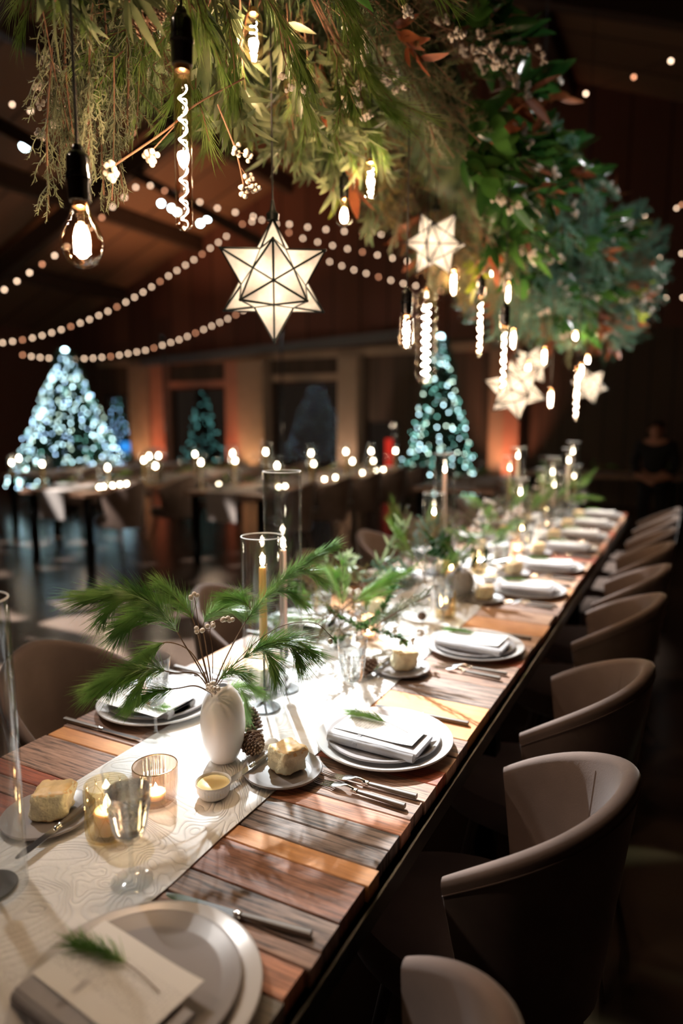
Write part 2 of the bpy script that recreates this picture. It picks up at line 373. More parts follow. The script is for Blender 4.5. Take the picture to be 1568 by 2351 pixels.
# floor and roof boards
m, nt, b, o = nodes('floor')
tc = nt.nodes.new('ShaderNodeTexCoord'); n = nt.nodes.new('ShaderNodeTexNoise'); n.inputs['Scale'].default_value = .6; n.inputs['Detail'].default_value = 7; nt.links.new(tc.outputs['Object'], n.inputs['Vector'])
cr = nt.nodes.new('ShaderNodeValToRGB'); cr.color_ramp.elements[0].position = .3; cr.color_ramp.elements[0].color = (.035, .024, .018, 1); cr.color_ramp.elements[1].position = .7; cr.color_ramp.elements[1].color = (.085, .06, .046, 1)
nt.links.new(n.outputs['Fac'], cr.inputs[0]); nt.links.new(cr.outputs[0], b.inputs['Base Color'])
b.inputs['Roughness'].default_value = .24
n2 = nt.nodes.new('ShaderNodeTexNoise'); n2.inputs['Scale'].default_value = 5; nt.links.new(tc.outputs['Object'], n2.inputs['Vector'])
bp = nt.nodes.new('ShaderNodeBump'); bp.inputs['Strength'].default_value = .12; bp.inputs['Distance'].default_value = .01; nt.links.new(n2.outputs['Fac'], bp.inputs['Height']); nt.links.new(bp.outputs[0], b.inputs['Normal'])
def boards(name, c1, c2, axis, w, rough=.75):
    m, nt, b, o = nodes(name)
    tc = nt.nodes.new('ShaderNodeTexCoord'); sx = nt.nodes.new('ShaderNodeSeparateXYZ'); nt.links.new(tc.outputs['Object'], sx.inputs[0])
    d = nt.nodes.new('ShaderNodeMath'); d.operation = 'DIVIDE'; d.inputs[1].default_value = w; nt.links.new(sx.outputs[axis], d.inputs[0])
    fl = nt.nodes.new('ShaderNodeMath'); fl.operation = 'FLOOR'; nt.links.new(d.outputs[0], fl.inputs[0])
    wn = nt.nodes.new('ShaderNodeTexWhiteNoise'); wn.noise_dimensions = '1D'; nt.links.new(fl.outputs[0], wn.inputs['W'])
    mx = nt.nodes.new('ShaderNodeMix'); mx.data_type = 'RGBA'; mx.inputs[6].default_value = tuple(c1) + (1,); mx.inputs[7].default_value = tuple(c2) + (1,)
    nt.links.new(wn.outputs[0], mx.inputs[0])
    fr = nt.nodes.new('ShaderNodeMath'); fr.operation = 'FRACT'; nt.links.new(d.outputs[0], fr.inputs[0])
    gt = nt.nodes.new('ShaderNodeMath'); gt.operation = 'GREATER_THAN'; gt.inputs[1].default_value = .94; nt.links.new(fr.outputs[0], gt.inputs[0])
    m2 = nt.nodes.new('ShaderNodeMix'); m2.data_type = 'RGBA'; m2.inputs[7].default_value = tuple(c * .3 for c in c1) + (1,)
    nt.links.new(gt.outputs[0], m2.inputs[0]); nt.links.new(mx.outputs[2], m2.inputs[6]); nt.links.new(m2.outputs[2], b.inputs['Base Color']); b.inputs['Roughness'].default_value = rough
boards('roof_boards', (.17, .085, .045), (.22, .115, .06), 'Y', .9)
boards('wall_boards', (.085, .05, .028), (.115, .065, .038), 'X', .35)
boards('rust_boards', (.14, .05, .03), (.18, .07, .04), 'X', .6)
# ------------------------------------------------------------------ the room
XL, XR, YB, YF = -14.5, 6.5, 12.5, -4.0
ZE, XM, ZM = 3.6, -4.0, 7.7
b = MB(); b.box(((XL + XR) / 2, (YB + YF) / 2 + 3, -.05), (XR - XL + .6, YB - YF + 6, .1)); struct(b.build('floor', 'floor', smooth=False))
b = MB()
for s, x0, x1 in ((1, XL, XM), (-1, XR, XM)):
    t = .12; vs = [(x0, YF, ZE), (x1, YF, ZM), (x1, YB + .3, ZM), (x0, YB + .3, ZE)]
    b.add(vs + [(x, y, z + t) for x, y, z in vs], [(0, 1, 2, 3), (7, 6, 5, 4), (0, 4, 5, 1), (1, 5, 6, 2), (2, 6, 7, 3), (3, 7, 4, 0)])
struct(b.build('ceiling', 'roof_boards', smooth=False, recalc=True))
for nm, x in (('wall_left', XL - .1), ('wall_right', XR + .1)):
    b = MB(); b.box((x, (YB + YF) / 2, ZE / 2), (.2, YB - YF, ZE)); struct(b.build(nm, 'rust_boards', smooth=False))
b = MB(); b.box(((XL + XR) / 2, YF - .1, ZE / 2), (XR - XL, .2, ZE))
b.add([(XL, YF - .1, ZE), (XR, YF - .1, ZE), (XM, YF - .1, ZM)], [(0, 1, 2)]); struct(b.build('wall_front', 'rust_boards', smooth=False))
def WX(px, py=1000): return wally(px, py, YB).x
def WZ(px, py): return wally(px, py, YB).z
wins = [(WX(238), WX(318), .25, WZ(280, 905)), (WX(395), WX(530), .25, WZ(462, 890)), (WX(628), WX(786), .25, WZ(700, 876)), (WX(838), WX(918), .02, WZ(870, 965))]
b = MB(); xs = [XL]; zt = 2.95
def pier(x0, x1, z0, z1): b.box(((x0 + x1) / 2, YB + .1, (z0 + z1) / 2), (x1 - x0, .2, z1 - z0))
x = XL
for x0, x1, z0, z1 in wins:
    pier(x, x0, 0, zt); pier(x0, x1, 0, z0); pier(x0, x1, z1, zt); x = x1
pier(x, XR, 0, zt)
struct(b.build('wall_back', 'wall_boards', smooth=False))
b = MB(); vs = [(XL, YB, zt), (XR, YB, zt), (XR, YB, ZE), (XM, YB, ZM), (XL, YB, ZE)]
b.add(vs + [(x, y + .2, z) for x, y, z in vs], [(0, 1, 2, 3, 4), (9, 8, 7, 6, 5)] + [(i, i + 5, (i + 1) % 5 + 5, (i + 1) % 5) for i in range(5)])
struct(b.build('wall_back_gable', 'rust_boards', smooth=False, recalc=True))
for i, (x0, x1, z0, z1) in enumerate(wins):
    f = MB(); w = .05
    for c, d in (((x0 + w / 2, (z0 + z1) / 2), (w, z1 - z0)), ((x1 - w / 2, (z0 + z1) / 2), (w, z1 - z0)), (((x0 + x1) / 2, z0 + w / 2), (x1 - x0 - 2 * w, w)), (((x0 + x1) / 2, z1 - w / 2), (x1 - x0 - 2 * w, w))):
        f.box((c[0], YB + .1, c[1]), (d[0], .12, d[1]))
    nm = 'window_%d' % (i + 1) if i < 3 else 'door_1'
    fo = struct(f.build(nm, 'beam_wood', smooth=False))
    g = MB(); g.box(((x0 + x1) / 2, YB + .1, (z0 + z1) / 2), (x1 - x0 - 2 * w, .012, z1 - z0 - 2 * w)); g.build('pane', 'window_glass', fo, smooth=False)
k = 1
def trim(mat, c, d, rz=0, M=None):
    global k
    b = MB(); b.box(c, d, rz, M=M); o = struct(b.build('trim_%d' % k, mat, smooth=False)); k += 1; return o
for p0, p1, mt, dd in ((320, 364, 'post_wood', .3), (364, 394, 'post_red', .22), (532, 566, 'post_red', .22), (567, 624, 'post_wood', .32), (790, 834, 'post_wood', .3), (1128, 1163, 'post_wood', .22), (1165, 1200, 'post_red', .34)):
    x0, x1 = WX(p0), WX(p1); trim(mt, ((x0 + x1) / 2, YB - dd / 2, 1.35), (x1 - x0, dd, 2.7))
x0, x1 = WX(238), WX(1200)
trim('post_wood', ((x0 + x1) / 2, YB - .05, 2.78), (x1 - x0, .1, .16))
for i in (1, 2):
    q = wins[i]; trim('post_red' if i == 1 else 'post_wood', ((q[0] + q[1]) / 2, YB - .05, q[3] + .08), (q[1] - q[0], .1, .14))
def bar(mat, A, B_, w, h):
    A = Vector(A); B_ = Vector(B_); d = B_ - A; L = d.length
    M = Matrix.Translation((A + B_) / 2) @ d.to_track_quat('X', 'Z').to_matrix().to_4x4()
    return trim(mat, (0, 0, 0), (L, w, h), M=M)
bar('steel_beam', wally(330, 833, YB - .4), wally(925, 768, YB - .4), .2, .17)
def roofz(x): return ZE + (ZM - ZE) * ((x - XL) / (XM - XL) if x < XM else (XR - x) / (XR - XM))
for x in (-12.2, -9.9, -7.6, -5.4, -2.2, .4, 3.0):
    bar('beam_wood', (x, YF, roofz(x) - .16), (x, YB, roofz(x) - .16), .16, .3)
for y in (2.2, 5.6, 9.0):
    bar('beam_wood', (XL, y, ZE - .35), (XM, y, ZM - .35), .2, .34); bar('beam_wood', (XR, y, ZE - .35), (XM, y, ZM - .35), .2, .34)
    bar('beam_wood', (-8.6, y, roofz(-8.6) - .35), (-5.6, y, 3.9), .14, .14)
# ------------------------------------------------------------------ long table
TX0, TX1, TY0, TY1, TT = -1.345, -.43, -.35, 5.8, .76
table = thing('banquet_table', 'long reclaimed-plank banquet table with a dark metal edge, running away from the camera', 'table', (TX0 / 2 + TX1 / 2, 2.7, 0))
ox, oy = -(TX0 + TX1) / 2, -2.7
PC = {'brown': (.30, .135, .075, .75), 'orange': (.68, .32, .10, .2), 'grey': (.25, .175, .13, 1.), 'greyd': (.24, .185, .15, 1.), 'pink': (.58, .27, .15, .6), 'gb': (.34, .21, .14, .85), 'red': (.38, .10, .04, .5), 'tan': (.52, .32, .19, .35), 'green': (.19, .17, .13, .8)}
def EY(px, py): return on(px, py, TT).y
right = [(-.35, 'grey'), (.35, 'brown'), (.52, 'green'), (EY(643, 2294), 'pink'), (.735, 'gb'), (EY(723, 2180), 'grey'), (.83, 'brown'), (EY(837, 2033), 'orange'), (EY(866, 1995), 'greyd'), (EY(897, 1954), 'greyd'), (EY(926, 1919), 'pink'), (EY(950, 1885), 'gb'), (1.20, 'gb'), (1.27, 'red'), (1.33, 'tan'), (1.40, 'gb'), (1.49, 'orange'), (1.69, 'grey'), (1.84, 'gb'), (2.03, 'red'), (2.10, 'gb'), (2.24, 'tan'), (2.36, 'orange'), (2.5, 'tan'), (2.64, 'gb'), (2.78, 'tan'), (2.95, 'orange'), (3.1, 'tan'), (3.3, 'pink'), (3.5, 'tan'), (3.72, 'red'), (3.9, 'tan'), (4.1, 'pink'), (4.35, 'gb'), (4.6, 'red'), (4.85, 'tan'), (5.1, 'gb'), (5.35, 'tan'), (5.6, 'red'), (TY1, '')]
left = [(-.35, 'gb'), (.4, 'brown'), (.6, 'grey'), (.76, 'red'), (.84, 'brown'), (.89, 'red'), (.935, 'gb'), (1.06, 'orange'), (1.11, 'gb'), (1.3, 'tan'), (1.45, 'grey'), (1.6, 'orange'), (1.8, 'gb'), (2.0, 'tan'), (2.3, 'orange'), (2.5, 'tan'), (2.8, 'orange'), (3.0, 'tan'), (3.3, 'pink'), (3.6, 'tan'), (4., 'gb'), (4.4, 'tan'), (5, 'red'), (5.4, 'tan'), (TY1, '')]
b = MB()
for lst, x0, x1 in ((right, -.888, TX1), (left, TX0, -.892)):
    for (y0, c), (y1, _) in zip(lst, lst[1:]):
        j = rnd.uniform(.92, 1.08); b.col = tuple(v * j for v in PC[c][:3]) + (PC[c][3],)
        e = rnd.uniform(-.006, .004); xa, xb = (x0, x1 + e) if lst is right else (x0 - e, x1); hz = rnd.uniform(-.0012, .0)
        y0 += .0012; y1 -= .0012; bv = .0016; zt_ = TT + hz; zb = TT - .03
        n = 14; vs = []; fs = []                                   # worn, slightly uneven long edges
        for i in range(n + 1):
            x = xa + (xb - xa) * i / n; w0 = .0012 * noise.noise((x * 30, y0 * 9, 1)); w1 = .0012 * noise.noise((x * 30, y1 * 9, 5))
            vs += [(x + ox, y0 + w0 + oy, zb), (x + ox, y0 + w0 + oy, zt_ - bv), (x + ox, y0 + w0 + bv + oy, zt_), (x + ox, y1 - w1 - bv + oy, zt_), (x + ox, y1 - w1 + oy, zt_ - bv), (x + ox, y1 - w1 + oy, zb)]
        for i in range(n):
            for q in range(5): fs.append((6 * i + q, 6 * i + q + 1, 6 * i + q + 7, 6 * i + q + 6)[::-1])
        fs += [tuple(range(6)), tuple(range(6 * n, 6 * n + 6))[::-1]]
        b.add(vs, fs)
b.build('tabletop', 'planks', table, smooth=False, recalc=True)
b = MB()
for s, x in ((1, TX1 + .012), (-1, TX0 - .012)):
    b.box((x + ox, (TY0 + TY1) / 2 + oy, TT - .048), (.004, TY1 - TY0, .04)); b.box((x + ox - s * .03, (TY0 + TY1) / 2 + oy, TT - .066), (.06, TY1 - TY0, .005))
for y in (TY0 - .01, TY1 + .01): b.box(((TX0 + TX1) / 2 + ox, y + oy, TT - .045), (TX1 - TX0 + .03, .006, .04))
b.build('edge_frame', 'dark_metal', table, smooth=False)
for y in (.15, 2.0, 3.7, 5.5):
    for x in (TX0 + .08, TX1 - .08):
        b = MB(); b.rbox((x + ox, y + oy, (TT - .03) / 2), (.06, .06, TT - .03), .004); b.build('leg', 'dark_metal', table, smooth=False)
# runner
def runz(x, y): return TT + .0035 + .0016 * noise.noise((x * 5, y * 4, 2)) + .0007 * noise.noise((x * 17, y * 13, 7))
b = MB(); nx, ny = 26, 330; vs = []; fs = []
for j in range(ny + 1):
    y = TY0 + .02 + (TY1 - TY0 - .04) * j / ny
    w0 = .012 * noise.noise((y * 1.1, 3, 0)) + .003 * noise.noise((y * 6, 9, 0)); w1 = .012 * noise.noise((y * 1.1, 30, 0)) + .003 * noise.noise((y * 7, 19, 0))
    for i in range(nx + 1):
        x = -1.108 + w0 + (.392 + w1 - w0) * i / nx; vs.append((x, y, runz(x, y) - (.0012 if i in (0, nx) else 0)))
n0 = len(vs); vs += [(x, y, z - .0022) for x, y, z in vs]
for j in range(ny):
    for i in range(nx):
        a = j * (nx + 1) + i; fs.append((a, a + 1, a + nx + 2, a + nx + 1)); fs.append((a + n0, a + n0 + nx + 1, a + n0 + nx + 2, a + n0 + 1))
for j in range(ny):
    for a in (j * (nx + 1), j * (nx + 1) + nx): fs.append((a, a + n0, a + n0 + nx + 1, a + nx + 1))
b.add(vs, fs)
tag(b.build('table_runner', 'runner', recalc=True), 'long white embossed cloth runner down the middle of the plank table', 'table runner')
ZR = TT + .0055
# ------------------------------------------------------------------ tableware prototypes
def plate_mb(r, h, flat, t=.004):
    return MB().lathe([(0, .0015), (flat * .8, .0015), (flat * .82, 0), (flat * .88, 0), (flat * .92, .002), (r - .006, h - .003), (r - .001, h - .001), (r, h + .001), (r - .0015, h + .0032), (r - .007, h + .002), (flat * 1.0, .0035 + t * .4), (flat * .96, t + .0005), (0, t)], 96)
charger = Proto(tag(plate_mb(.160, .015, .128).build('charger_plate', 'charger'), None, 'plate'))
dinner = Proto(tag(plate_mb(.133, .010, .108).build('dinner_plate', 'plate'), None, 'plate'))
bplate = Proto(tag(plate_mb(.085, .010, .062).build('bread_plate', 'plate'), None, 'plate'))
def napkin_mb():
    b = MB(); L, W = .212, .104
    # rolled stack of folds: spiral-ish section extruded along x
    def sec(y0, y1, z0, z1, n=6):
        r = (z1 - z0) / 2; zc = (z0 + z1) / 2; P = []
        for i in range(n + 1): a = -PI / 2 + PI * i / n; P.append((y1 - r + r * math.cos(a), zc + r * math.sin(a)))
        for i in range(n + 1): a = PI / 2 + PI * i / n; P.append((y0 + r + r * math.cos(a), zc + r * math.sin(a)))
        return P
    for k_, (y0, y1, z0, z1) in enumerate(((-W / 2 - .001, W / 2 - .012, 0, .0215), (-W / 2 + .02, W / 2, .001, .0085), (-W / 2 + .02, W / 2 - .003, .0087, .0150), (-W / 2 + .006, W / 2 + .001, .0152, .0225))):
        P = sec(y0, y1, z0, z1); m = 18; vs = []; fs = []
        for i in range(m + 1):
            x = -L / 2 + L * i / m + (.002 * k_ if i == m else 0)
            for (y, z) in P: vs.append((x, y + .0012 * noise.noise((x * 20, y * 20, k_)), z + .0010 * noise.noise((x * 25, y * 12, k_ + 5)) * (1 if z > z0 + .001 else 0)))
        q = len(P)
        for i in range(m):
            for j in range(q): fs.append((i * q + j, (i + 1) * q + j, (i + 1) * q + (j + 1) % q, i * q + (j + 1) % q))
        fs += [tuple(range(q)), tuple(m * q + j for j in range(q))[::-1]]
        b.add(vs, fs)
    return b
nk = napkin_mb().build('napkin', 'linen', recalc=True); tag(nk, None, 'napkin')
bb = MB()
for j in range(3): bb.tube([(-.038 + .0035 * j, .0535 * math.cos(a) * 1.0, .0118 + .0128 * math.sin(a)) for a in [2 * PI * i / 28 for i in range(29)]], .0016, 5)
bb.build('napkin_tie', 'linen', nk)
napkin = Proto(nk)
b = MB(); nx_ = 16
vs = [(-.1 + .2 * i / nx_, -.057 + .114 * j / 6, .0012 * math.sin(i * .35) + .006 * (i / nx_) ** 3) for i in range(nx_ + 1) for j in range(7)]
n0 = len(vs); vs += [(x, y, z + .0007) for x, y, z in vs]; fs = []
for i in range(nx_):
    for j in range(6):
        a = i * 7 + j; fs += [(a, a + 1, a + 8, a + 7), (a + n0, a + n0 + 7, a + n0 + 8, a + n0 + 1)]
for i in range(nx_):
    for a in (i * 7, i * 7 + 6): fs.append((a, a + 7, a + 7 + n0, a + n0))
for j in range(6):
    for a in (j, nx_ * 7 + j): fs.append((a, a + 1, a + 1 + n0, a + n0))
b.add(vs, fs); menu = Proto(tag(b.build('menu_card', 'menu', recalc=True), None, 'menu card'))
# little sprig laid on each napkin
def tied_sprig():
    b = MB(); r = random.Random(3); st = [Vector((.085 - .16 * t, .012 * math.sin(t * 3), .002 + .004 * math.sin(t * 3))) for t in [i / 8 for i in range(9)]]
    s_ = MB().tube(st, [.0009] * 6 + [.0007] * 3, 5)
    for i in range(150):
        t = r.uniform(.42, .95); k_ = t * 8; p = st[int(k_)].lerp(st[min(8, int(k_) + 1)], k_ % 1)
        a = r.uniform(-.65, .65); d = Vector((-math.cos(a), math.sin(a), r.uniform(.0, .35)))
        b.needle(p, d, r.uniform(.035, .06) * (1 - .3 * abs(a)), .0006, bend=Vector((0, 0, -.2)))
    o = b.build('pine_sprig', 'pine_table'); tag(o, None, 'pine sprig'); s_.build('stem', 'stem_brown', o); return o
sprig = Proto(tied_sprig())
def handle_mb(L, w=.0125, h=.011, x0=0):
    b = MB(); n = 8; vs = []; fs = []; q = 10
    for i in range(n + 1):
        t = i / n; s_ = .62 + .38 * t ** .7
        for j in range(q):
            a = 2 * PI * j / q; ca, sa = math.cos(a), math.sin(a)
            vs.append((x0 + L * t, w / 2 * s_ * math.copysign(abs(ca) ** .6, ca), h / 2 + h / 2 * s_ * math.copysign(abs(sa) ** .6, sa)))
    for i in range(n):
        for j in range(q): fs.append((i * q + j, (i + 1) * q + j, (i + 1) * q + (j + 1) % q, i * q + (j + 1) % q))
    fs += [tuple(range(q)), tuple(n * q + j for j in range(q))[::-1]]
    return b.add(vs, fs)
def fork():                                                        # tines at -x, handle end at +x
    r = thing('fork', None, 'fork'); b = MB(); L = .215
    for k_ in range(4):
        y = (-1.5 + k_) * .0058
        b.tube([(-L / 2, y * .95, .004), (-L / 2 + .02, y, .0015), (-L / 2 + .045, y, .003), (-L / 2 + .056, y * .95, .006)], [.0006, .0013, .0015, .0016], 6)
    vs = []; fs = []; pts = [(-L / 2 + .052, .0105, .0055), (-L / 2 + .062, .0108, .0075), (-L / 2 + .072, .008, .0095), (-L / 2 + .08, .004, .0115), (-L / 2 + .088, .0028, .012), (-L / 2 + .100, .0035, .009), (-L / 2 + .108, .0045, .0065)]
    for x, w, z in pts:
        for j in range(8):
            a = 2 * PI * j / 8; vs.append((x, w * math.cos(a), z + .0014 * (1 + (x > -L / 2 + .075) * .8) * math.sin(a)))
    for i in range(len(pts) - 1):
        for j in range(8): fs.append((i * 8 + j, (i + 1) * 8 + j, (i + 1) * 8 + (j + 1) % 8, i * 8 + (j + 1) % 8))
    fs += [tuple(range(8)), tuple(len(pts) * 8 - 8 + j for j in range(8))[::-1]]
    b.add(vs, fs); b.build('tines', 'steel', r, recalc=True)
    handle_mb(L / 2, x0=0).build('handle', 'handle', r, recalc=True)
    MB().lathe([(.0, -.012), (.0048, -.012), (.0052, -.009), (.0046, -.006), (.0055, -.003), (.0055, .002), (0, .002)], 12).xf(Matrix.Translation((0, 0, .0055)) @ Matrix.Rotation(PI / 2, 4, 'Y')).build('bolster', 'steel', r)
    return r
fork_ = Proto(fork())
def knife(name='table_knife', L=.25):
    r = thing(name, None, 'knife'); h = L * .46; b = MB(); vs = []; fs = []; n = 12
    for i in range(n + 1):
        t = i / n; x = -L / 2 + (L - h) * t; w = .0092 * min(1, (t * 5 + .08) ** .55) * (1 - .25 * t)
        vs += [(x, -w, .0042), (x, w * .75, .0048), (x, w * .75, .0062), (x, -w, .0046)]
    for i in range(n):
        for j in range(4): fs.append((4 * i + j, 4 * i + 4 + j, 4 * i + 4 + (j + 1) % 4, 4 * i + (j + 1) % 4))
    fs += [(0, 1, 2, 3), tuple(4 * n + j for j in range(4))[::-1]]
    b.add(vs, fs); b.build('blade', 'steel', r, recalc=True, ang=25)
    x1 = L / 2 - h
    handle_mb(h, x0=x1).build('handle', 'handle', r, recalc=True)
    MB().lathe([(0, -.014), (.0035, -.013), (.005, -.008), (.0042, -.005), (.0056, -.001), (0, .001)], 12).xf(Matrix.Translation((x1, 0, .0055)) @ Matrix.Rotation(PI / 2, 4, 'Y')).build('bolster', 'steel', r)
    return r
knife_ = Proto(knife()); bknife = Proto(knife('butter_knife', .19))
# wine glass: blown bowl on a stem, etched chevron band, some water
def wineglass(bm_='glass', sm='glass', wm='water'):
    r = thing('wine_glass', None, 'wine glass')
    bo = [(.0042, .074), (.016, .078), (.024, .086), (.0285, .100), (.0320, .125), (.0350, .150), (.0375, .175), (.0395, .198)]
    inn = [(.0382, .198), (.0362, .175), (.0337, .150), (.0307, .125), (.0270, .101), (.0225, .089), (.014, .083), (0, .0815)]
    MB().lathe([(0, .074)] + bo + [(.0389, .1992)] + inn, 48).build('bowl', bm_, r)
    MB().lathe([(0, .001), (.033, .001), (.0345, .002), (.034, .0032), (.018, .0055), (.007, .010), (.0040, .018), (.0036, .045), (.0040, .066), (.0065, .070), (.0045, .0738), (0, .0738)], 40).build('stem', sm, r)
    MB().lathe([(0, .0822), (.0138, .0838), (.0222, .0895), (.0265, .1015), (.0302, .125), (.0332, .150), (.0348, .162), (0, .162)], 40).build('water', wm, r)
    b = MB(); n = 22
    def pt(a, z):
        rr = .0320 + (.0350 - .0320) * (z - .125) / .025 + .0002; return Vector((rr * math.cos(a), rr * math.sin(a), z))
    for i in range(n):
        a0 = 2 * PI * i / n
        for s in (-1, 1):
            b.tube([pt(a0, .136 + s * .0062), pt(a0 + .07, .136 + s * .003), pt(a0 + .13, .136)], [.0003, .0008, .0010], 5)
    for z in (.1265, .1455, .149): b.tube([pt(2 * PI * i / 40, z) for i in range(41)], .00045, 5)
    b.build('etched_band', 'etch', r)
    return r
wine = Proto(wineglass())
# bread
def bread():
    def fn(c):
        q = Vector(c); e = Vector((q.x / .028, q.y / .025, q.z / .023)); k4 = (abs(e.x) ** 7 + abs(e.y) ** 7 + abs(e.z) ** 7) ** (1 / 7); q *= 1.04 * max(abs(e.x), abs(e.y), abs(e.z)) / max(k4, .01); n = noise.noise(q * 60) * .0040 + noise.noise(q * 170) * .0028
        d = q.copy(); d.z *= .5; q += d.normalized() * n; q.x += q.z * .12; return q
    b = MB(); b.rbox((0, 0, .0245), (.056, .050, .046), 0, sub=14, fn=fn)
    for i, f in enumerate(b.f):
        A = [Vector(b.v[j]) for j in f]
        if (A[1] - A[0]).cross(A[2] - A[1]).normalized().z > .6 and A[0].z > .035 or A[0].z < .004: b.m[i] = 1
    o = b.build('bread_piece', ['crumb', 'crust'], ang=80); tag(o, None, 'bread'); return o
bread_ = Proto(bread())
def ramekin():
    r = thing('butter_ramekin', None, 'ramekin')
    fl = lambda a, z: 1 + (.022 * math.cos(a * 34) if .006 < z < .024 else 0)
    MB().lathe([(0, .001), (.027, .0), (.030, .004), (.0335, .0235), (.036, .0245), (.0365, .029), (.0355, .030), (.034, .0292), (.033, .025), (.0325, .010), (0, .008)], 136, fr=fl).build('dish', 'porcelain', r, ang=60)
    b = MB(); n = 26; pr = [(0, .0305), (.010, .0302), (.020, .0292), (.029, .027), (.0325, .0245), (.0322, .012), (0, .012)]
    b.lathe(pr, n); b.v = [(x, y, z + (.0012 * noise.noise((x * 90, y * 160, 0)) if z > .02 else 0)) for x, y, z in b.v]
    b.build('butter', 'butter', r); return r
ramekin_ = Proto(ramekin())
def flame_mb(h=.03, r=.0052): return MB().lathe([(0, 0), (r * .55, h * .06), (r, h * .28), (r * .85, h * .5), (r * .4, h * .78), (0, h)], 12)
LAMPS = []
def lamp(loc, e, col, rad=.012, nm='flame_light'):
    l = bpy.data.lights.new(nm, 'POINT'); l.energy = e; l.color = col; l.shadow_soft_size = rad
    o = bpy.data.objects.new(nm, l); COL.objects.link(o); o.location = loc; return o
WARM = (1, .73, .49)
def votive():
    r = thing('honey_votive', None, 'candle holder')
    MB().lathe([(0, .0), (.036, .0), (.039, .003), (.0395, .010), (.0385, .055), (.0385, .098), (.0372, .1), (.0365, .098), (.0365, .055), (.0372, .012), (.035, .007), (0, .007)], 48).build('glass_cup', 'amber_glass', r)
    b = MB(); n = 11
    for k_ in range(n):
        a0 = 2 * PI * k_ / n
        for s in (-1, 1):
            P = []
            for i in range(25):
                t = i / 24; a = a0 + s * (.25 * math.sin(t * PI * 3 - .6) * .55 + .14) ; z = .009 + .083 * t; P.append((.0394 * math.cos(a), .0394 * math.sin(a), z))
            b.tube(P, .0007, 4)
    b.build('ogee_relief', 'amber_glass', r)
    MB().lathe([(0, .0075), (.024, .0075), (.024, .046), (.022, .048), (.006, .046), (0, .0455)], 28).build('wax', 'wax_cream', r)
    MB().tube([(0, 0, .045), (.0005, 0, .053)], .0007, 5).build('wick', 'black_cord', r)
    flame_mb(.030, .0065).build('flame', 'flame', r, loc=(0, 0, .05)); return r
def ribvotive():
    r = thing('ribbed_glass_cup', None, 'candle holder'); f = lambda a, z: 1 + .022 * abs(math.cos(a * 16))
    MB().lathe([(0, 0), (.034, 0), (.039, .006), (.0425, .03), (.043, .072), (.042, .074), (.0405, .072), (.0400, .03), (.037, .008), (0, .006)], 192, fr=f).build('glass_cup', 'rose_glass', r, ang=60)
    MB().tube([(.0432 * math.cos(2 * PI * i / 48), .0432 * math.sin(2 * PI * i / 48), .0738) for i in range(49)], .0011, 6).build('copper_rim', 'brass', r)
    MB().lathe([(0, .0065), (.019, .0065), (.0192, .018), (.0185, .0185), (.018, .016), (0, .0158)], 24).build('tealight_wax', 'wax_cream', r)
    flame_mb(.02, .0045).build('flame', 'flame', r, loc=(0, 0, .0175)); return r
votive_ = Proto(votive()); ribv_ = Proto(ribvotive())
def eggvase(name, mat, R_=.0495, Hh=.172, label=None):
    r = thing(name, label, 'vase'); 
    pr = [(0, 0), (.55, .0), (.60, .012), (.74, .10), (.90, .25), (.985, .42), (1.0, .52), (.96, .66), (.86, .78), (.68, .89), (.46, .965), (.30, .995), (.255, 1.0), (.225, .995), (.24, .96), (.5, .85), (.5, .2), (0, .1)]
    MB().lathe([(a * R_, z * Hh) for a, z in pr], 64).build('body', mat, r, ang=60)
    return r
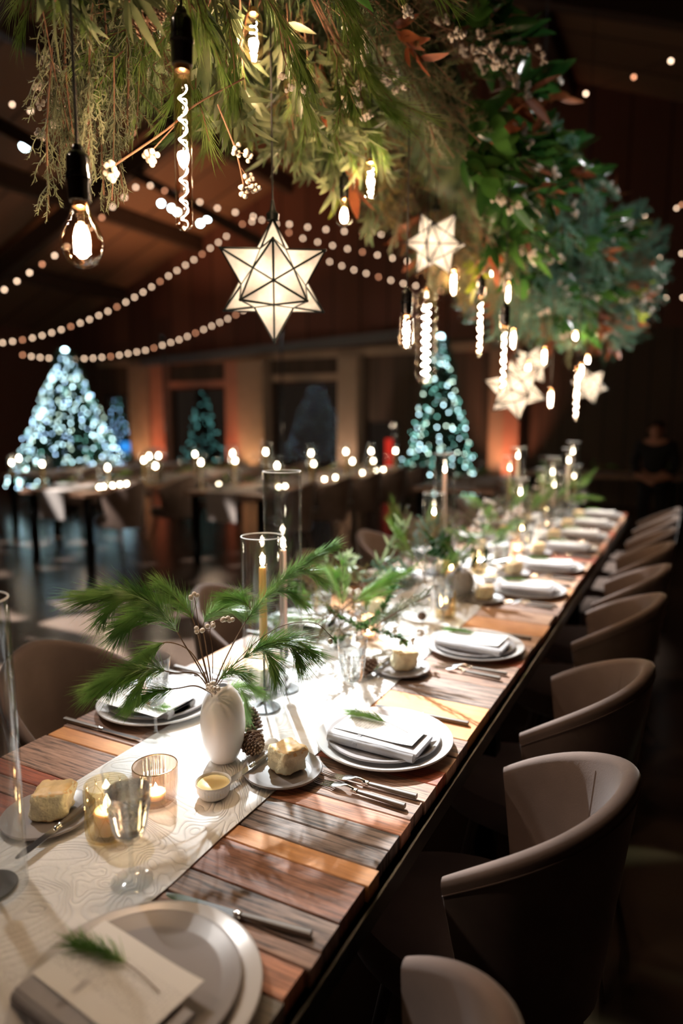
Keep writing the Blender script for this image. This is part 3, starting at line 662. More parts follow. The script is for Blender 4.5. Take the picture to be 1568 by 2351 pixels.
# ------------------------------------------------------------------ place settings
ORD = ['nearest', 'second', 'third', 'fourth', 'fifth', 'sixth', 'seventh', 'eighth', 'ninth', 'tenth']
def jit(a): return rnd.uniform(-a, a)
def setting(side, k, y0, skip=()):
    """side +1: right-hand edge of the table, -1: left-hand edge, mirrored"""
    xp = -.600 if side > 0 else -1.215; q = 'right-hand' if side > 0 else 'left-hand'
    who = '%s %s place setting from the camera' % (ORD[k], q)
    G = lambda n: '%s laid along the long table' % n
    r0 = 0 if side > 0 else PI
    def X(dx): return xp + side * dx
    z = TT + .0005
    def yy(dy): return y0 + side * dy
    if 'plate' not in skip:
        charger((xp, y0, TT + .004), jit(3), 'large white charger plate at the ' + who, G('charger plates'))
        z1 = TT + .004 + .0065
        dinner((xp - .004, y0 + .004, z1), jit(3), 'grey dinner plate on the charger at the ' + who, G('dinner plates'))
        z2 = z1 + .0062; a = {(1, 0): -.10, (1, 1): -.03}.get((side, k), jit(.12))
        nx, ny = (xp + .0, y0 - .035) if (side, k) != (1, 0) else (-.615, .535)
        napkin((nx, ny, z2), r0 + a, 'folded grey linen napkin tied across, at the ' + who, G('napkins'))
        menu((nx - side * .004, ny + side * .034, z2 + .0235), r0 + a - side * .02, 'white printed menu card at the ' + who, G('menu cards'))
        if not (side < 0 and k == 9):
            sprig((nx - side * .022, ny + side * .040, z2 + .0265), r0 + a + (.12 if k == 0 else -.08) + jit(.05), 'green pine sprig on the menu at the ' + who, G('napkin sprigs'))
    if 'fork' not in skip:
        z = TT + .0015
        fork_((X(.044), yy(-.185), z), r0 + jit(.02), 'brown-handled fork nearer the plate at the ' + who, G('forks'))
        fork_((X(.036), yy(-.222), z), r0 - .06 + jit(.02), 'brown-handled outer fork at the ' + who, G('forks'))
    if 'knife' not in skip:
        knife_((X(.022), yy(.18), TT + .001), r0 + .1 * (k == 0) + jit(.03), 'table knife beyond the plate at the ' + who, G('table knives'))
    if 'bread' not in skip:
        bx, by = ((-.738, y0 - .225) if side > 0 else (-1.045, y0 + .22))
        if side > 0 and k == 2: by = 1.830
        if side < 0 and k == 0: by = .815
        zb = ZR - .001
        bplate((bx, by, zb), jit(3), 'small grey bread plate belonging to the ' + who, G('bread plates'))
        bread_((bx + .006, by + .008, zb + .0048), rnd.uniform(.2, .9) if k != 1 else -.35, 'square golden bread piece at the ' + who, G('bread pieces'), 1.18)
        bknife((bx - .06 * (1 if side > 0 else -1), by - .03, zb + .0105), (PI / 2 - .05) if side > 0 else (PI / 2 + .12), 'butter knife on the bread plate of the ' + who, G('butter knives'))
    if 'glass' not in skip:
        gx, gy = (-.750, y0 + .118) if side > 0 else (-1.085, y0 - .14)
        if (side, k) == (1, 0): gx, gy = -.772, .752
        if (side, k) == (1, 1): gx, gy = -.739, 1.497
        if (side, k) == (-1, 1): gx, gy = -1.089, 1.157
        wine((gx, gy, ZR), jit(3), 'stemmed water glass, chevron band, at the ' + who, G('water glasses'))
YR = [.590, 1.385, 2.123, 2.945, 3.46, 4.02, 4.50, 5.0, 5.5]
for k_, y in enumerate(YR): setting(1, k_, y, skip=('bread', ) if k_ == 0 else ())
YL = [.62, 1.31, 2.1, 2.88, 3.5, 4.1, 4.7, 5.3]
for k_, y in enumerate(YL): setting(-1, k_, y, skip=('plate', 'fork', 'knife', 'glass') if k_ == 0 else ())
ramekin_((-.815, 1.022, ZR), 0, 'small fluted white ramekin of butter beside the bread plate in front of the white vase', 'butter ramekins')
for i, (x, y) in enumerate([(-1.0, 1.95), (-.80, 3.05), (-.97, 4.2)]):
    ramekin_((x, y, ZR), 0, ['small butter ramekin half hidden by the greenery past the pine cones', 'small butter ramekin between the fourth and fifth settings', 'small butter ramekin far down the table runner'][i], 'butter ramekins')
votive_((-.905, .830, ZR), .3, 'honey-coloured embossed glass votive with a lit candle behind the nearest water glass', 'votive candles')
ribv_((-.905, .955, ZR), 0, 'ribbed rose-tinted glass cup with a copper rim behind the nearest water glass', 'votive candles')
lamp((-.905, .830, ZR + .062), .8, WARM, .006); lamp((-.905, .955, ZR + .03), .4, WARM, .005)
VP = [(-.80, 2.42), (-.95, 2.05), (-.90, 3.22), (-.80, 3.40), (-.97, 3.0), (-.84, 3.78), (-.92, 4.25), (-.86, 4.75), (-.95, 5.2)]
for i, (x, y) in enumerate(VP):
    f = votive_ if i % 2 == 0 else ribv_
    f((x, y, ZR), i, ('honey votive glowing on the runner, the %s one beyond the pine cones' if i % 2 == 0 else 'ribbed rose tealight cup glowing on the runner, the %s one beyond the pine cones') % ORD[i // 2], 'votive candles')
    lamp((x, y, ZR + (.062 if i % 2 == 0 else .03)), .3, WARM, .006)
# ------------------------------------------------------------------ vases and candles
v = eggvase('bud_vase', 'vase_white', label='matte white egg-shaped vase holding long pine branches'); v['category'] = 'vase'; vx, vy = -.886, 1.150; v.location = (vx, vy, ZR)
v = eggvase('round_vase', 'vase_grey', .062, .115, 'round pale grey stone-like vase with dark greenery, beside the third bread piece'); v['category'] = 'vase'; v.location = (-.845, 2.74, ZR)
v = thing('glass_bud_vase', 'clear ribbed glass bud vase with a pine sprig beside the pine cone and red berry', 'vase', (-.885, 2.40, ZR))
MB().lathe([(0, 0), (.024, 0), (.033, .02), (.037, .05), (.032, .085), (.020, .11), (.0185, .125), (.021, .13), (.019, .13), (.0165, .125), (.018, .11), (.030, .085), (.034, .05), (.030, .022), (0, .006)], 48, fr=lambda a, z: 1 + .02 * math.cos(a * 12)).build('body', 'glass', v)
def hurricane(x, y, R_, Hh, who):
    o = MB().lathe([(R_, 0), (R_, Hh - .002), (R_ - .001, Hh), (R_ - .0025, Hh), (R_ - .0032, Hh - .002), (R_ - .0032, 0)], 72, closed=True).build('hurricane_glass', 'glass', loc=(x, y, ZR + .0015)); 
    MB().tube([((R_ - .0016) * math.cos(2 * PI * i / 64), (R_ - .0016) * math.sin(2 * PI * i / 64), Hh - .0006) for i in range(65)], .0013, 6).build('glint_rim', 'etch', o); return tag(o, who, 'glass cylinder', 'open glass cylinders around the taper candles')  # whitish ring painted in for light caught along the glass lip
def candle(x, y, zb, zt, mat, who, r=.0105, st=True, fl=True, holder=None):
    if st:
        h = thing('candlestick', ('iron candlestick under the ' + who), 'candlestick', (x, y, ZR), 0, 'iron candlesticks')
        MB().lathe([(0, 0), (.040, 0), (.041, .0015), (.040, .0035), (.012, .005), (.0045, .008), (0, .008)], 40).build('base', 'iron', h)
        hh = zb - ZR
        MB().lathe([(0, .006), (.0032, .006), (.003, hh - .02), (0, hh - .02)], 12).build('stem', 'iron', h)
        MB().lathe([(0, hh - .021), (.008, hh - .021), (.0125, hh - .014), (.0125, hh + .006), (.0112, hh + .006), (.0112, hh - .002), (0, hh - .002)], 20).build('cup', 'iron', h)
    t = thing('taper_candle', who, 'candle', (x, y, zb), 0, 'taper candles'); L = zt - zb
    MB().lathe([(0, 0), (r, 0), (r * .95, L * .5), (r * .86, L - .004), (r * .7, L), (0, L - .002)], 20).build('wax', mat, t)
    MB().tube([(0, 0, L - .003), (.001, 0, L + .007)], .0007, 5).build('wick', 'black_cord', t)
    if fl:
        flame_mb(.032, .0058).build('flame', 'flame', t, loc=(0, 0, L + .004)); lamp((x, y, zt + .02), .55, WARM, .007)
def topz(px, py, x, y):
    """height at which a point above (x, y) shows at pixel row py"""
    v = Vector((x, y, 0)) - CAM; h = Vector((v.x, v.y)).length; lo, hi = -2., 6.
    for _ in range(40):
        m = (lo + hi) / 2; w = Vector((x, y, m)) - CAM; Y = CY - F * w.dot(up) / w.dot(fw)
        if Y > py: lo = m
        else: hi = m
    return (lo + hi) / 2
def hpos(px, Z):                                                   # ground position at a pixel column and depth
    P = dep(px, 1300, Z); v = P - CAM; return P.x, P.y
def xy_at(px, y):
    """the x on the line y=const that shows at pixel column px (height about .76)"""
    lo, hi = -6., 6.
    for _ in range(40):
        m = (lo + hi) / 2; w = Vector((m, y, .9)) - CAM
        if CX + F * w.dot(rt) / w.dot(fw) < px: lo = m
        else: hi = m
    return (lo + hi) / 2
cands = [  # px of candle, y, top row, glass radius, glass top row, wax, name
 (606, 1.415, 1302, .054, 1232, 'wax_gold', 'golden taper candle in the low glass cylinder behind the white vase'),
 (652, 1.545, 1262, .052, 1083, 'wax_blush', 'blush taper candle in the tall glass cylinder behind the white vase'),
 (995, 3.06, 1183, .052, 1133, 'wax_gold', 'golden taper candle in the shorter glass cylinder halfway down the table'),
 (1018, 3.28, 1085, .052, 1042, 'wax_blush', 'tall blush taper candle in a glass cylinder halfway down the table'),
 (1193, 4.3, 1136, .050, 1098, 'wax_blush', 'blush taper candle in front of the pink-lit post'),
 (1185, 4.62, 1052, .050, 1028, 'wax_cream', 'tallest cream taper candle in front of the pink-lit post'),
 (1168, 4.9, 1080, .050, 1048, 'wax_gold', 'golden taper candle left of the pink-lit post group'),
 (1270, 5.0, 1118, .050, 1085, 'wax_blush', 'blush taper candle low in the far right candle group'),
 (1266, 5.2, 1090, .050, 1050, 'wax_cream', 'cream taper candle in the middle of the far right candle group'),
 (1302, 5.35, 1062, .050, 1030, 'wax_cream', 'cream taper candle second highest in the far right candle group'),
 (1316, 5.5, 1098, .050, 1068, 'wax_gold', 'golden taper candle at the right of the far candle group'),
 (1311, 5.68, 1042, .050, 1015, 'wax_blush', 'blush taper candle highest in the far right candle group'),
 (1243, 5.6, 1110, .045, 1075, 'wax_cream', 'cream taper candle at the left of the far right candle group'),
]
for px, y, top, rg, gt, mt, who in cands:
    x = xy_at(px, y); z1 = topz(px, top, x, y); z0 = max(ZR + .11, z1 - (.20 if y < 1.5 else .30 if y < 2 else .34))
    candle(x, y, z0, z1, mt, who)
    hurricane(x, y, rg, topz(px, gt, x, y) - ZR, 'clear glass cylinder around the ' + who.replace(' in the shorter glass cylinder', '').replace(' in a glass cylinder', '').replace(' taper candle', '-coloured taper' if False else ' taper') if y > 2 else ('low clear glass cylinder around the golden taper behind the white vase' if y < 1.5 else 'tall clear glass cylinder around the blush taper behind the white vase'))
# the one that cuts the left edge of the frame
x, y = -1.025, .70
for _ in range(1):
    P = on(-18, 2040, ZR); x, y = P.x, P.y
    zt = topz(0, 1378, x, y); hurricane(x, y, .054, zt - ZR, 'clear glass cylinder cut by the left edge of the frame beside the bread')
    candle(x - .004, y - .0, ZR + .15, ZR + .30, 'wax_gold', 'golden taper candle cut off by the left edge of the frame')
# ------------------------------------------------------------------ greenery pieces (each along +X)
def cat(P, n=6):
    P = [Vector(p) for p in P]; P = [P[0] * 2 - P[1]] + P + [P[-1] * 2 - P[-2]]; o = []
    for i in range(1, len(P) - 2):
        a, b_, c, d = P[i - 1:i + 3]
        for j in range(n):
            t = j / n; o.append(.5 * ((2 * b_) + (c - a) * t + (2 * a - 5 * b_ + 4 * c - d) * t * t + (3 * b_ - a - 3 * c + d) * t ** 3))
    return o + [P[-2]]
def along(C, t):
    k_ = t * (len(C) - 1); i = min(len(C) - 2, int(k_)); return C[i].lerp(C[i + 1], k_ - i), (C[min(i + 2, len(C) - 1)] - C[i]).normalized()
def rv(r): return Vector((r.gauss(0, 1), r.gauss(0, 1), r.gauss(0, 1))).normalized()
def needles(b, C, t0, t1, n, L, r, rad=.0007, spread=.55, droop=.12):
    for i in range(n):
        t = t0 + (t1 - t0) * r.random() ** .8; p, tg = along(C, t); u = rv(r); u = (u - tg * u.dot(tg)); u = u.normalized() if u.length > .01 else tg.orthogonal()
        s_ = spread * r.uniform(.35, 1.1) * (1.15 - .6 * (t - t0) / (t1 - t0 + 1e-6)); d = (tg + u * s_ + Vector((0, 0, -.10))).normalized()
        b.needle(p, d, L * r.uniform(.7, 1.1), rad, bend=Vector((0, 0, -droop)) + rv(r) * .12)
def pine_piece(seed, L=.30, n=330):
    r = random.Random(seed); b = MB(); s_ = MB(); C = cat([(0, 0, 0), (L * .4, 0, .01), (L * .8, 0, 0), (L, 0, -.015)]); s_.tube(C, [.0022] * len(C), 5); needles(b, C, .35, 1, n // 2, .075, r)
    for k_ in range(4):
        t = .3 + .15 * k_; p, tg = along(C, t); d = (tg + rv(r) * .55).normalized(); C2 = cat([p, p + d * .06, p + (d + tg * .3).normalized() * .13]); s_.tube(C2, .0014, 4); needles(b, C2, .3, 1, n // 8, .07, r)
    n0 = len(b.f); b.merge(s_, m=1); return b
def leaf_piece(seed, L=.32, n=34, LL=.085, W=.017, hang=.3):
    r = random.Random(seed); b = MB(); C = cat([(0, 0, 0), (L * .4, .01, .0), (L * .75, 0, -.02), (L, 0, -.05)]); 
    for i in range(n):
        t = .15 + .85 * i / n; p, tg = along(C, t); u = rv(r); d = (tg * .8 + u * .75 + Vector((0, 0, -hang))).normalized(); b.leaf(p, d, rv(r) + Vector((0, 0, 1)), LL * r.uniform(.75, 1.2), W * r.uniform(.8, 1.15), droop=.12)
    b.merge(MB().tube(C, .0022, 5), m=1); return b
def conifer_piece(seed, L=.26, tw=12, per=26, nl=.014, flat=.35, droop=.0, nr=.0009, tl=.5):
    r = random.Random(seed); b = MB(); s_ = MB(); C = cat([(0, 0, 0), (L * .5, 0, 0), (L, 0, -droop * L)]); s_.tube(C, .002, 4)
    def fill(D, m):
        for i in range(m):
            t = (i + r.random()) / m; p, tg = along(D, t); u = rv(r); u.z *= .6; u = (u - tg * u.dot(tg)).normalized(); b.needle(p, (tg * .6 + u).normalized(), nl * r.uniform(.7, 1.2), nr)
    fill(C, per * 2)
    for k_ in range(tw):
        t = .12 + .8 * k_ / tw; p, tg = along(C, t); sd = 1 if k_ % 2 else -1; l = L * tl * (1 - t * .65); d = (tg * .9 + Vector((0, sd, 0)) + rv(r) * flat).normalized()
        D = cat([p, p + d * l * .5, p + d * l - Vector((0, 0, droop * l))]); s_.tube(D, .0011, 3); fill(D, per)
        for j in (0.45, .7):
            p2, t2 = along(D, j); d2 = (t2 + Vector((0, -sd * .3, 0)) + rv(r) * .5).normalized(); D2 = [p2, p2 + d2 * l * .35]; fill(D2, per // 3); s_.tube(D2, .0008, 3)
    b.merge(s_, m=1); return b
def cedar_piece(seed, L=.34, tw=22):
    r = random.Random(seed); b = MB(); C = cat([(0, 0, 0), (L * .5, .01, 0), (L, 0, 0)]); b.tube(C, [.0022] * len(C), 4, m=1)
    for k_ in range(tw):
        t = .08 + .9 * k_ / tw; p, tg = along(C, t); d = (tg * 1.3 + rv(r) * .75).normalized(); l = L * .33 * (1.05 - .6 * t); D = cat([p, p + d * l * .5, p + (d + tg * .4).normalized() * l], 4)
        b.tube(D, [.0016, .0013, .0012, .001, .0010, .0010, .0009, .0008, .0007][:len(D)], 4)
        for j in range(9):
            p2, t2 = along(D, .1 + .1 * j); d2 = (t2 + rv(r) * .9).normalized(); q = p2 + d2 * l * .17
            b.tube([p2, q], [.0011, .0008], 3)
            for m_ in range(2): b.needle(p2.lerp(q, .4 + .4 * m_), (d2 + rv(r) * .9).normalized(), .009, .0009)
    return b
def big_leaf_piece(seed, n=10, LL=.12, W=.052, rust=False):
    r = random.Random(seed); b = MB(); C = cat([(0, 0, 0), (.1, 0, 0), (.2, 0, 0)]); b.tube(C, .003, 5, m=1)
    for i in range(n):
        t = .2 + .8 * i / n; p, tg = along(C, t); d = (tg * .9 + rv(r) * .8).normalized(); b.leaf(p, d, Vector((0, 0, 1)) + rv(r) * .5, LL * r.uniform(.8, 1.15), W * r.uniform(.85, 1.1), fold=.3, droop=.1, seg=6)
    return b
def berry_piece(seed, L=.20, cl=5, per=9, br=.0058):
    r = random.Random(seed); b = MB(); C = cat([(0, 0, 0), (L * .5, .02, .01), (L, 0, 0)]); b.tube(C, [.0018] * len(C), 5, m=1)
    for k_ in range(cl):
        t = .35 + .65 * k_ / (cl - 1); p, tg = along(C, t); d = (tg + rv(r) * .9).normalized(); q = p + d * .035 if k_ < cl - 1 else p; b.tube([p, q], .001, 4, m=1) if k_ < cl - 1 else None
        for i in range(per):
            o = rv(r) * r.uniform(.006, .014); b.ball(q + o, br * r.uniform(.8, 1.1), 8, 6)
    return b
def cone_mb(R_=.022, Hh=.055, seed=1):
    r = random.Random(seed); b = MB(); b.lathe([(0, 0), (R_ * .35, .003), (R_ * .4, Hh * .5), (R_ * .15, Hh * .95), (0, Hh)], 10)
    n = 74
    for i in range(n):
        t = i / n; a = i * 2.39996; z = Hh * (.04 + .9 * t); rr = R_ * math.sin(PI * min(1, .2 + .8 * (1 - t) ** .8) ** 1.0 * .5 + .0) * (1 - .55 * t) ** .5
        u = Vector((math.cos(a), math.sin(a), 0)); w = Vector((-u.y, u.x, 0)); up_ = Vector((0, 0, 1)); l = rr * 1.0; ww = R_ * .30 * (1 - .5 * t)
        p0 = up_ * z + u * rr * .2; p1 = p0 + u * l * .75 + up_ * (l * (.15 + .6 * t)); tip = p1 + u * l * .12 + up_ * l * .15; th = up_ * .0018
        vs = [p0 - w * ww * .5, p0 + w * ww * .5, p1 + w * ww, tip, p1 - w * ww]; b.add(vs + [v - th for v in vs], [(0, 1, 2, 3, 4), (9, 8, 7, 6, 5), (1, 6, 7, 2), (2, 7, 8, 3), (3, 8, 9, 4), (4, 9, 5, 0)], 0)
        b.ball(p1 + u * l * .03, (ww * .55, ww * .55, .0016), 6, 4, m=1)
    return b
def mesh_of(mb, name, mats):
    o = mb.build(name, mats, ang=60); me = o.data; bpy.data.objects.remove(o); return me
PC_ = {}
PC_['pine_spray'] = [mesh_of(pine_piece(s), 'pine_spray', ['pine', 'twig']) for s in (1, 2)]
PC_['olive_leaf_spray'] = [mesh_of(leaf_piece(s), 'olive_leaf_spray', ['olive', 'twig']) for s in (3, 4)]
PC_['fir_spray'] = [mesh_of(conifer_piece(s, .27, 12, 24, .015), 'fir_spray', ['fir', 'twig']) for s in (5, 6)]
PC_['spruce_spray'] = [mesh_of(conifer_piece(s, .36, 14, 34, .016, .3, .35, .0022, .5), 'spruce_spray', ['spruce', 'twig']) for s in (7, 8)]
PC_['cypress_spray'] = [mesh_of(conifer_piece(s, .27, 14, 26, .013, .9, .3, .0013, .5), 'cypress_spray', ['cypress', 'twig']) for s in (9, 10)]
PC_['cedar_strand'] = [mesh_of(cedar_piece(s), 'cedar_strand', ['cedar', 'twig']) for s in (11, 12)]
PC_['magnolia_spray'] = [mesh_of(big_leaf_piece(s), 'magnolia_spray', ['magnolia_green', 'twig']) for s in (13, 14)]
PC_['copper_leaf_spray'] = [mesh_of(big_leaf_piece(s, 8, .11, .038), 'copper_leaf_spray', ['magnolia_rust', 'twig']) for s in (15, 16)]
PC_['lime_leaf_spray'] = [mesh_of(big_leaf_piece(s, 12, .07, .035), 'lime_leaf_spray', ['lime', 'twig']) for s in (17, 18)]
PC_['berry_spray'] = [mesh_of(berry_piece(s), 'berry_spray', ['berry', 'twig']) for s in (19, 20)]
PC_['pine_cone'] = [mesh_of(cone_mb(.022, .07), 'pine_cone', ['cone', 'cone_tip'])]
PC_['box_leaf_spray'] = [mesh_of(leaf_piece(s, .2, 70, .026, .011, .1), 'box_leaf_spray', ['box', 'twig']) for s in (21, 22)]
PC_['white_pine_spray'] = [mesh_of(pine_piece(s, .24, 300), 'white_pine_spray', ['pine_table', 'stem_brown']) for s in (23, 24)]
cnt = {}
def put(kind, root, p, d, roll=0, sc=1):
    cnt[kind] = cnt.get(kind, 0) + 1
    me = PC_[kind][cnt[kind] % len(PC_[kind])]; o = bpy.data.objects.new(kind, me); COL.objects.link(o)
    q = Vector(d).normalized().to_track_quat('X', 'Z') @ Euler((roll, 0, 0)).to_quaternion()
    if root: o.parent = root; p = Vector(p) - root.location
    o.location = p; o.rotation_mode = 'QUATERNION'; o.rotation_quaternion = q; o.scale = (sc,) * 3; return o
# ------------------------------------------------------------------ hanging installation
inst = thing('hanging_greenery', 'long hanging cloud of pine, olive, fir, magnolia and berries over the banquet table', 'hanging garland', (-.9, 3.7, 3.3))
def prof(y):                                                       # half-width, half-height, centre x, centre z of the cage
    e = min(1, max(0.0, (y - .95) / .8)) ** .6; f_ = min(1, max(0., (6.75 - y) / .7)) ** .5
    g_ = min(1, max(0, (y - 2.3) / 1.2)); h_ = min(1, max(0, (y - 3.6) / 1.4)); return (.07 + (.08 + .13 * h_) * e) * (.5 + .5 * f_), (.14 + (.13 + .07 * g_) * e) * (.5 + .5 * f_), -.90 - .10 * e + .14 * h_, 2.68 + (y - 1.5) * .012 + .16 * math.exp(-((y - 1.95) / .42) ** 2) - .05 * g_ - .10 * min(1, max(0, (y - 3.2) / 1.5))
b = MB(); n = 40; q = 18; vs = []
for i in range(n + 1):
    y = 1.05 + 5.6 * i / n; a_, c_, xc, zc = prof(y)
    for j in range(q):
        g = 2 * PI * j / q; k_ = .72 + .3 * noise.noise((math.cos(g) * 1.2, y * 2.5, math.sin(g) * 1.2)); k_ *= .25 + .75 * min(1, math.sin(PI * (i + .01) / n) * 4)
        vs.append((xc + a_ * k_ * math.cos(g) + .9, y - 3.7, zc + c_ * k_ * math.sin(g) - 3.3))
b.add(vs, [(i * q + j, (i + 1) * q + j, (i + 1) * q + (j + 1) % q, i * q + (j + 1) % q) for i in range(n) for j in range(q)] + [tuple(range(q)), tuple(n * q + j for j in range(q))])
mr_ = random.Random(4)
for i in range(9000):
    p = Vector(vs[mr_.randrange(len(vs))]) + Vector((mr_.gauss(0, .02), mr_.gauss(0, .05), mr_.gauss(0, .02))); b.needle(p, Vector((p.x, mr_.gauss(0, .3), p.z + .6 + mr_.gauss(0, .2) - .35)), .055, .0018)
b.build('moss_core', 'fir', inst)
gr = random.Random(11)
def pick(w):
    t = gr.random() * sum(x[1] for x in w)
    for k_, a in w:
        t -= a
        if t <= 0: return k_
    return w[-1][0]
LIM = {}
CLEAR = [(dep(1000, 560, 2.75), .15), (dep(582, 78, 1.62), .05), (dep(851, 408, 2.0), .05), (dep(628, 600, 1.86), .17)]
N = 0
while N < 760:
    y = .98 + 5.7 * gr.random() ** 1.15; g = gr.uniform(-PI * 1.12, PI * .30); a_, c_, xc, zc = prof(y); ca, sa = math.cos(g), math.sin(g)
    rightside = ca > .35
    if y < 1.75: w = [('pine_spray', 6), ('fir_spray', 2.5), ('berry_spray', 1.5), ('magnolia_spray', .6)] if rightside else [('pine_spray', 7), ('olive_leaf_spray', 5), ('berry_spray', .4)]
    elif y < 2.4: w = [('fir_spray', 5), ('berry_spray', 3), ('magnolia_spray', 1.5), ('copper_leaf_spray', .5), ('cedar_strand', 1)] if rightside else [('olive_leaf_spray', 5), ('pine_spray', 2), ('copper_leaf_spray', .5), ('cypress_spray', 2), ('lime_leaf_spray', .5)]
    elif y < 3.6: w = [('magnolia_spray', 5), ('copper_leaf_spray', 2), ('berry_spray', 2), ('fir_spray', 2)] if rightside else [('cypress_spray', 5), ('fir_spray', 2), ('copper_leaf_spray', .8), ('lime_leaf_spray', .7), ('cedar_strand', 1)]
    elif y < 4.9: w = [('spruce_spray', 3), ('magnolia_spray', 3), ('copper_leaf_spray', 1.8), ('berry_spray', 2)] if rightside else [('cypress_spray', 4), ('spruce_spray', 2), ('copper_leaf_spray', 1), ('fir_spray', 1)]
    else: w = [('spruce_spray', 4), ('copper_leaf_spray', 3), ('berry_spray', 1.5), ('lime_leaf_spray', 1), ('fir_spray', 1.5)] if rightside else [('cypress_spray', 3), ('copper_leaf_spray', 2), ('lime_leaf_spray', 1), ('cedar_strand', 1)]
    k_ = pick(w)
    if LIM.get(k_, 0) >= 96: N += 1; continue
    LIM[k_] = LIM.get(k_, 0) + 1; N += 1
    rr = gr.uniform(.75, 1.0); p = Vector((xc + a_ * rr * ca, y, zc + c_ * rr * sa))
    d = Vector((ca * 1.0, gr.gauss(0, .45) - (.8 if y < 1.15 else 0), sa * .75 - .38)).normalized()
    if k_ in ('olive_leaf_spray', 'cedar_strand'): d = (d + Vector((0, 0, -.55))).normalized()
    if k_ == 'berry_spray': p += d * .10
    if k_ in ('magnolia_spray', 'copper_leaf_spray', 'lime_leaf_spray'): p += d * .06
    ro_, sc_ = gr.uniform(0, 6.28), gr.uniform(.85, 1.2)
    if any((p + d * .08 * j - L_).length < r_ or ((p + d * .08 * j - L_).cross((CAM - L_).normalized()).length < r_ and (p + d * .08 * j - L_).dot(CAM - L_) > 0) for L_, r_ in CLEAR for j in range(5)): continue   # the lights hang clear of the leaves
    put(k_, inst, p, d, ro_, sc_)
# trailing strands at the near left end
for px, py, Z, sc in ((150, -40, 1.30, 1.0), (205, 60, 1.32, .9), (120, 110, 1.28, .85), (170, 150, 1.33, .8), (240, 20, 1.36, 1.), (262, 130, 1.30, .75), (95, 10, 1.25, .8), (215, -60, 1.25, 1.), (140, 20, 1.38, .9), (280, -60, 1.34, .9), (180, -20, 1.42, .9), (225, 170, 1.36, .62), (135, 190, 1.3, .6)):
    put('cedar_strand', inst, dep(px, py, Z), (gr.gauss(0, .10), gr.gauss(0, .1), -1), gr.uniform(0, 6), sc)
for px, py, Z in ((230, -30, 1.4), (330, -30, 1.4), (290, -90, 1.45), (180, -110, 1.4)): put('fir_spray', inst, dep(px, py, Z), (gr.gauss(0, .3), 0, -1), gr.uniform(0, 6), 1)
put('pine_cone', inst, dep(312, 60, 1.25), (.1, 0, -1), 0, 1.0); put('pine_cone', inst, dep(300, -20, 1.35), (0.1, .2, -1), 0, .9)
for px, py, Z, dx in ((90, 20, 1.3, -.2), (88, 100, 1.3, -.1), (500, 240, 1.25, .3), (640, 60, 1.5, .4), (790, 60, 1.75, .2), (815, 120, 1.75, .1), (870, 80, 1.9, .5), (1090, 70, 2.2, 1.2), (1150, 110, 2.3, 2)):
    put('berry_spray', inst, dep(px, py, Z), (dx, .1, -1), gr.uniform(0, 6), .8)
bt = MB(); C_ = cat([dep(560, 180, 1.35) - inst.location, dep(450, 240, 1.3) - inst.location, dep(380, 300, 1.27) - inst.location, dep(255, 385, 1.24) - inst.location]); bt.tube(C_, .0018, 5, m=1)
C2_ = [dep(400, 290, 1.28) - inst.location, dep(345, 350, 1.26) - inst.location]; bt.tube(C2_, .0013, 5, m=1)
for P_ in (C_[-1], C2_[-1], C_[-5]):
    if P_ is C_[-5]: continue
    for i in range(16): bt.ball(P_ + rv(gr) * gr.uniform(.005, .016) - Vector((0, 0, .008)), .0056, 8, 6)
bt.build('berry_branch', ['berry', 'twig'], inst, ang=60)
for y in (1.6, 3.0, 4.4, 5.8):
    a_, c_, xc, zc = prof(y); MB().tube([(xc + .9, y - 3.7, zc - 3.3 + .2), (xc + .9, y - 3.7, roofz(xc) - 3.3 + .02)], .003, 6).build('cable', 'black_cord', inst)
print('sprays', LIM, cnt)
# ------------------------------------------------------------------ pine branches in the white vase
br = random.Random(5)
def branch(px, t0, n, label, *a, **k):
    return branch_(px, t0, int(n * 1.8), label, *a, **k)
def branch_(px, t0, n, label, L=.072, side=(), rad=.00048, kind='pine_branch', droop=.06, sp=.7, base=.0016):
    C = cat([dep(*p) for p in px], 8); o0 = C[0]; C = [c - o0 for c in C]; b = MB(); s_ = MB()
    s_.tube(C, [base * (1 - .5 * i / len(C)) for i in range(len(C))], 6); needles(b, C, t0, 1, n, L, br, rad, sp, droop)
    for t, d, l, m in side:
        p, tg = along(C, t); dv = rt * d[0] + up * d[1] + fw * d[2]; D = cat([p, p + dv.normalized() * l * .5 + tg * l * .1, p + dv.normalized() * l + Vector((0, 0, -.012))], 5); s_.tube(D, base * .6, 5); needles(b, D, .1, 1, int(m * 1.7), L * .95, br, rad, sp, droop)
    o = b.build(kind, 'pine_table', loc=o0); s_.build('stem', 'stem_brown', o); return tag(o, label, 'branch', 'pine branches standing in the white vase')
Zv = 1.455; m0 = (487, 1592, 1.458)
branch([m0, (455, 1530, 1.44), (425, 1482, 1.42), (392, 1428, 1.38), (345, 1382, 1.34), (285, 1362, 1.30), (215, 1368, 1.27)], .42, 470, 'longest pine branch arching high to the far left of the white vase', .082, ((.5, (-1, .15, -.2), .09, 150), (.62, (-1, -.5, .1), .08, 150), (.78, (-1, -.45, .1), .06, 120)))
branch([m0, (452, 1548, 1.43), (400, 1545, 1.38), (350, 1535, 1.33), (290, 1545, 1.29), (235, 1570, 1.26)], .48, 330, 'low bright green pine branch reaching left above the left plate', .075, ((.55, (-.8, -.6, .1), .06, 130), (.7, (-1, -.35, 0), .05, 110)))
branch([m0, (460, 1530, 1.46), (430, 1490, 1.47), (380, 1475, 1.46), (340, 1500, 1.44), (300, 1545, 1.42)], .6, 280, 'pine branch curving down left between the other two left branches', .07, ())
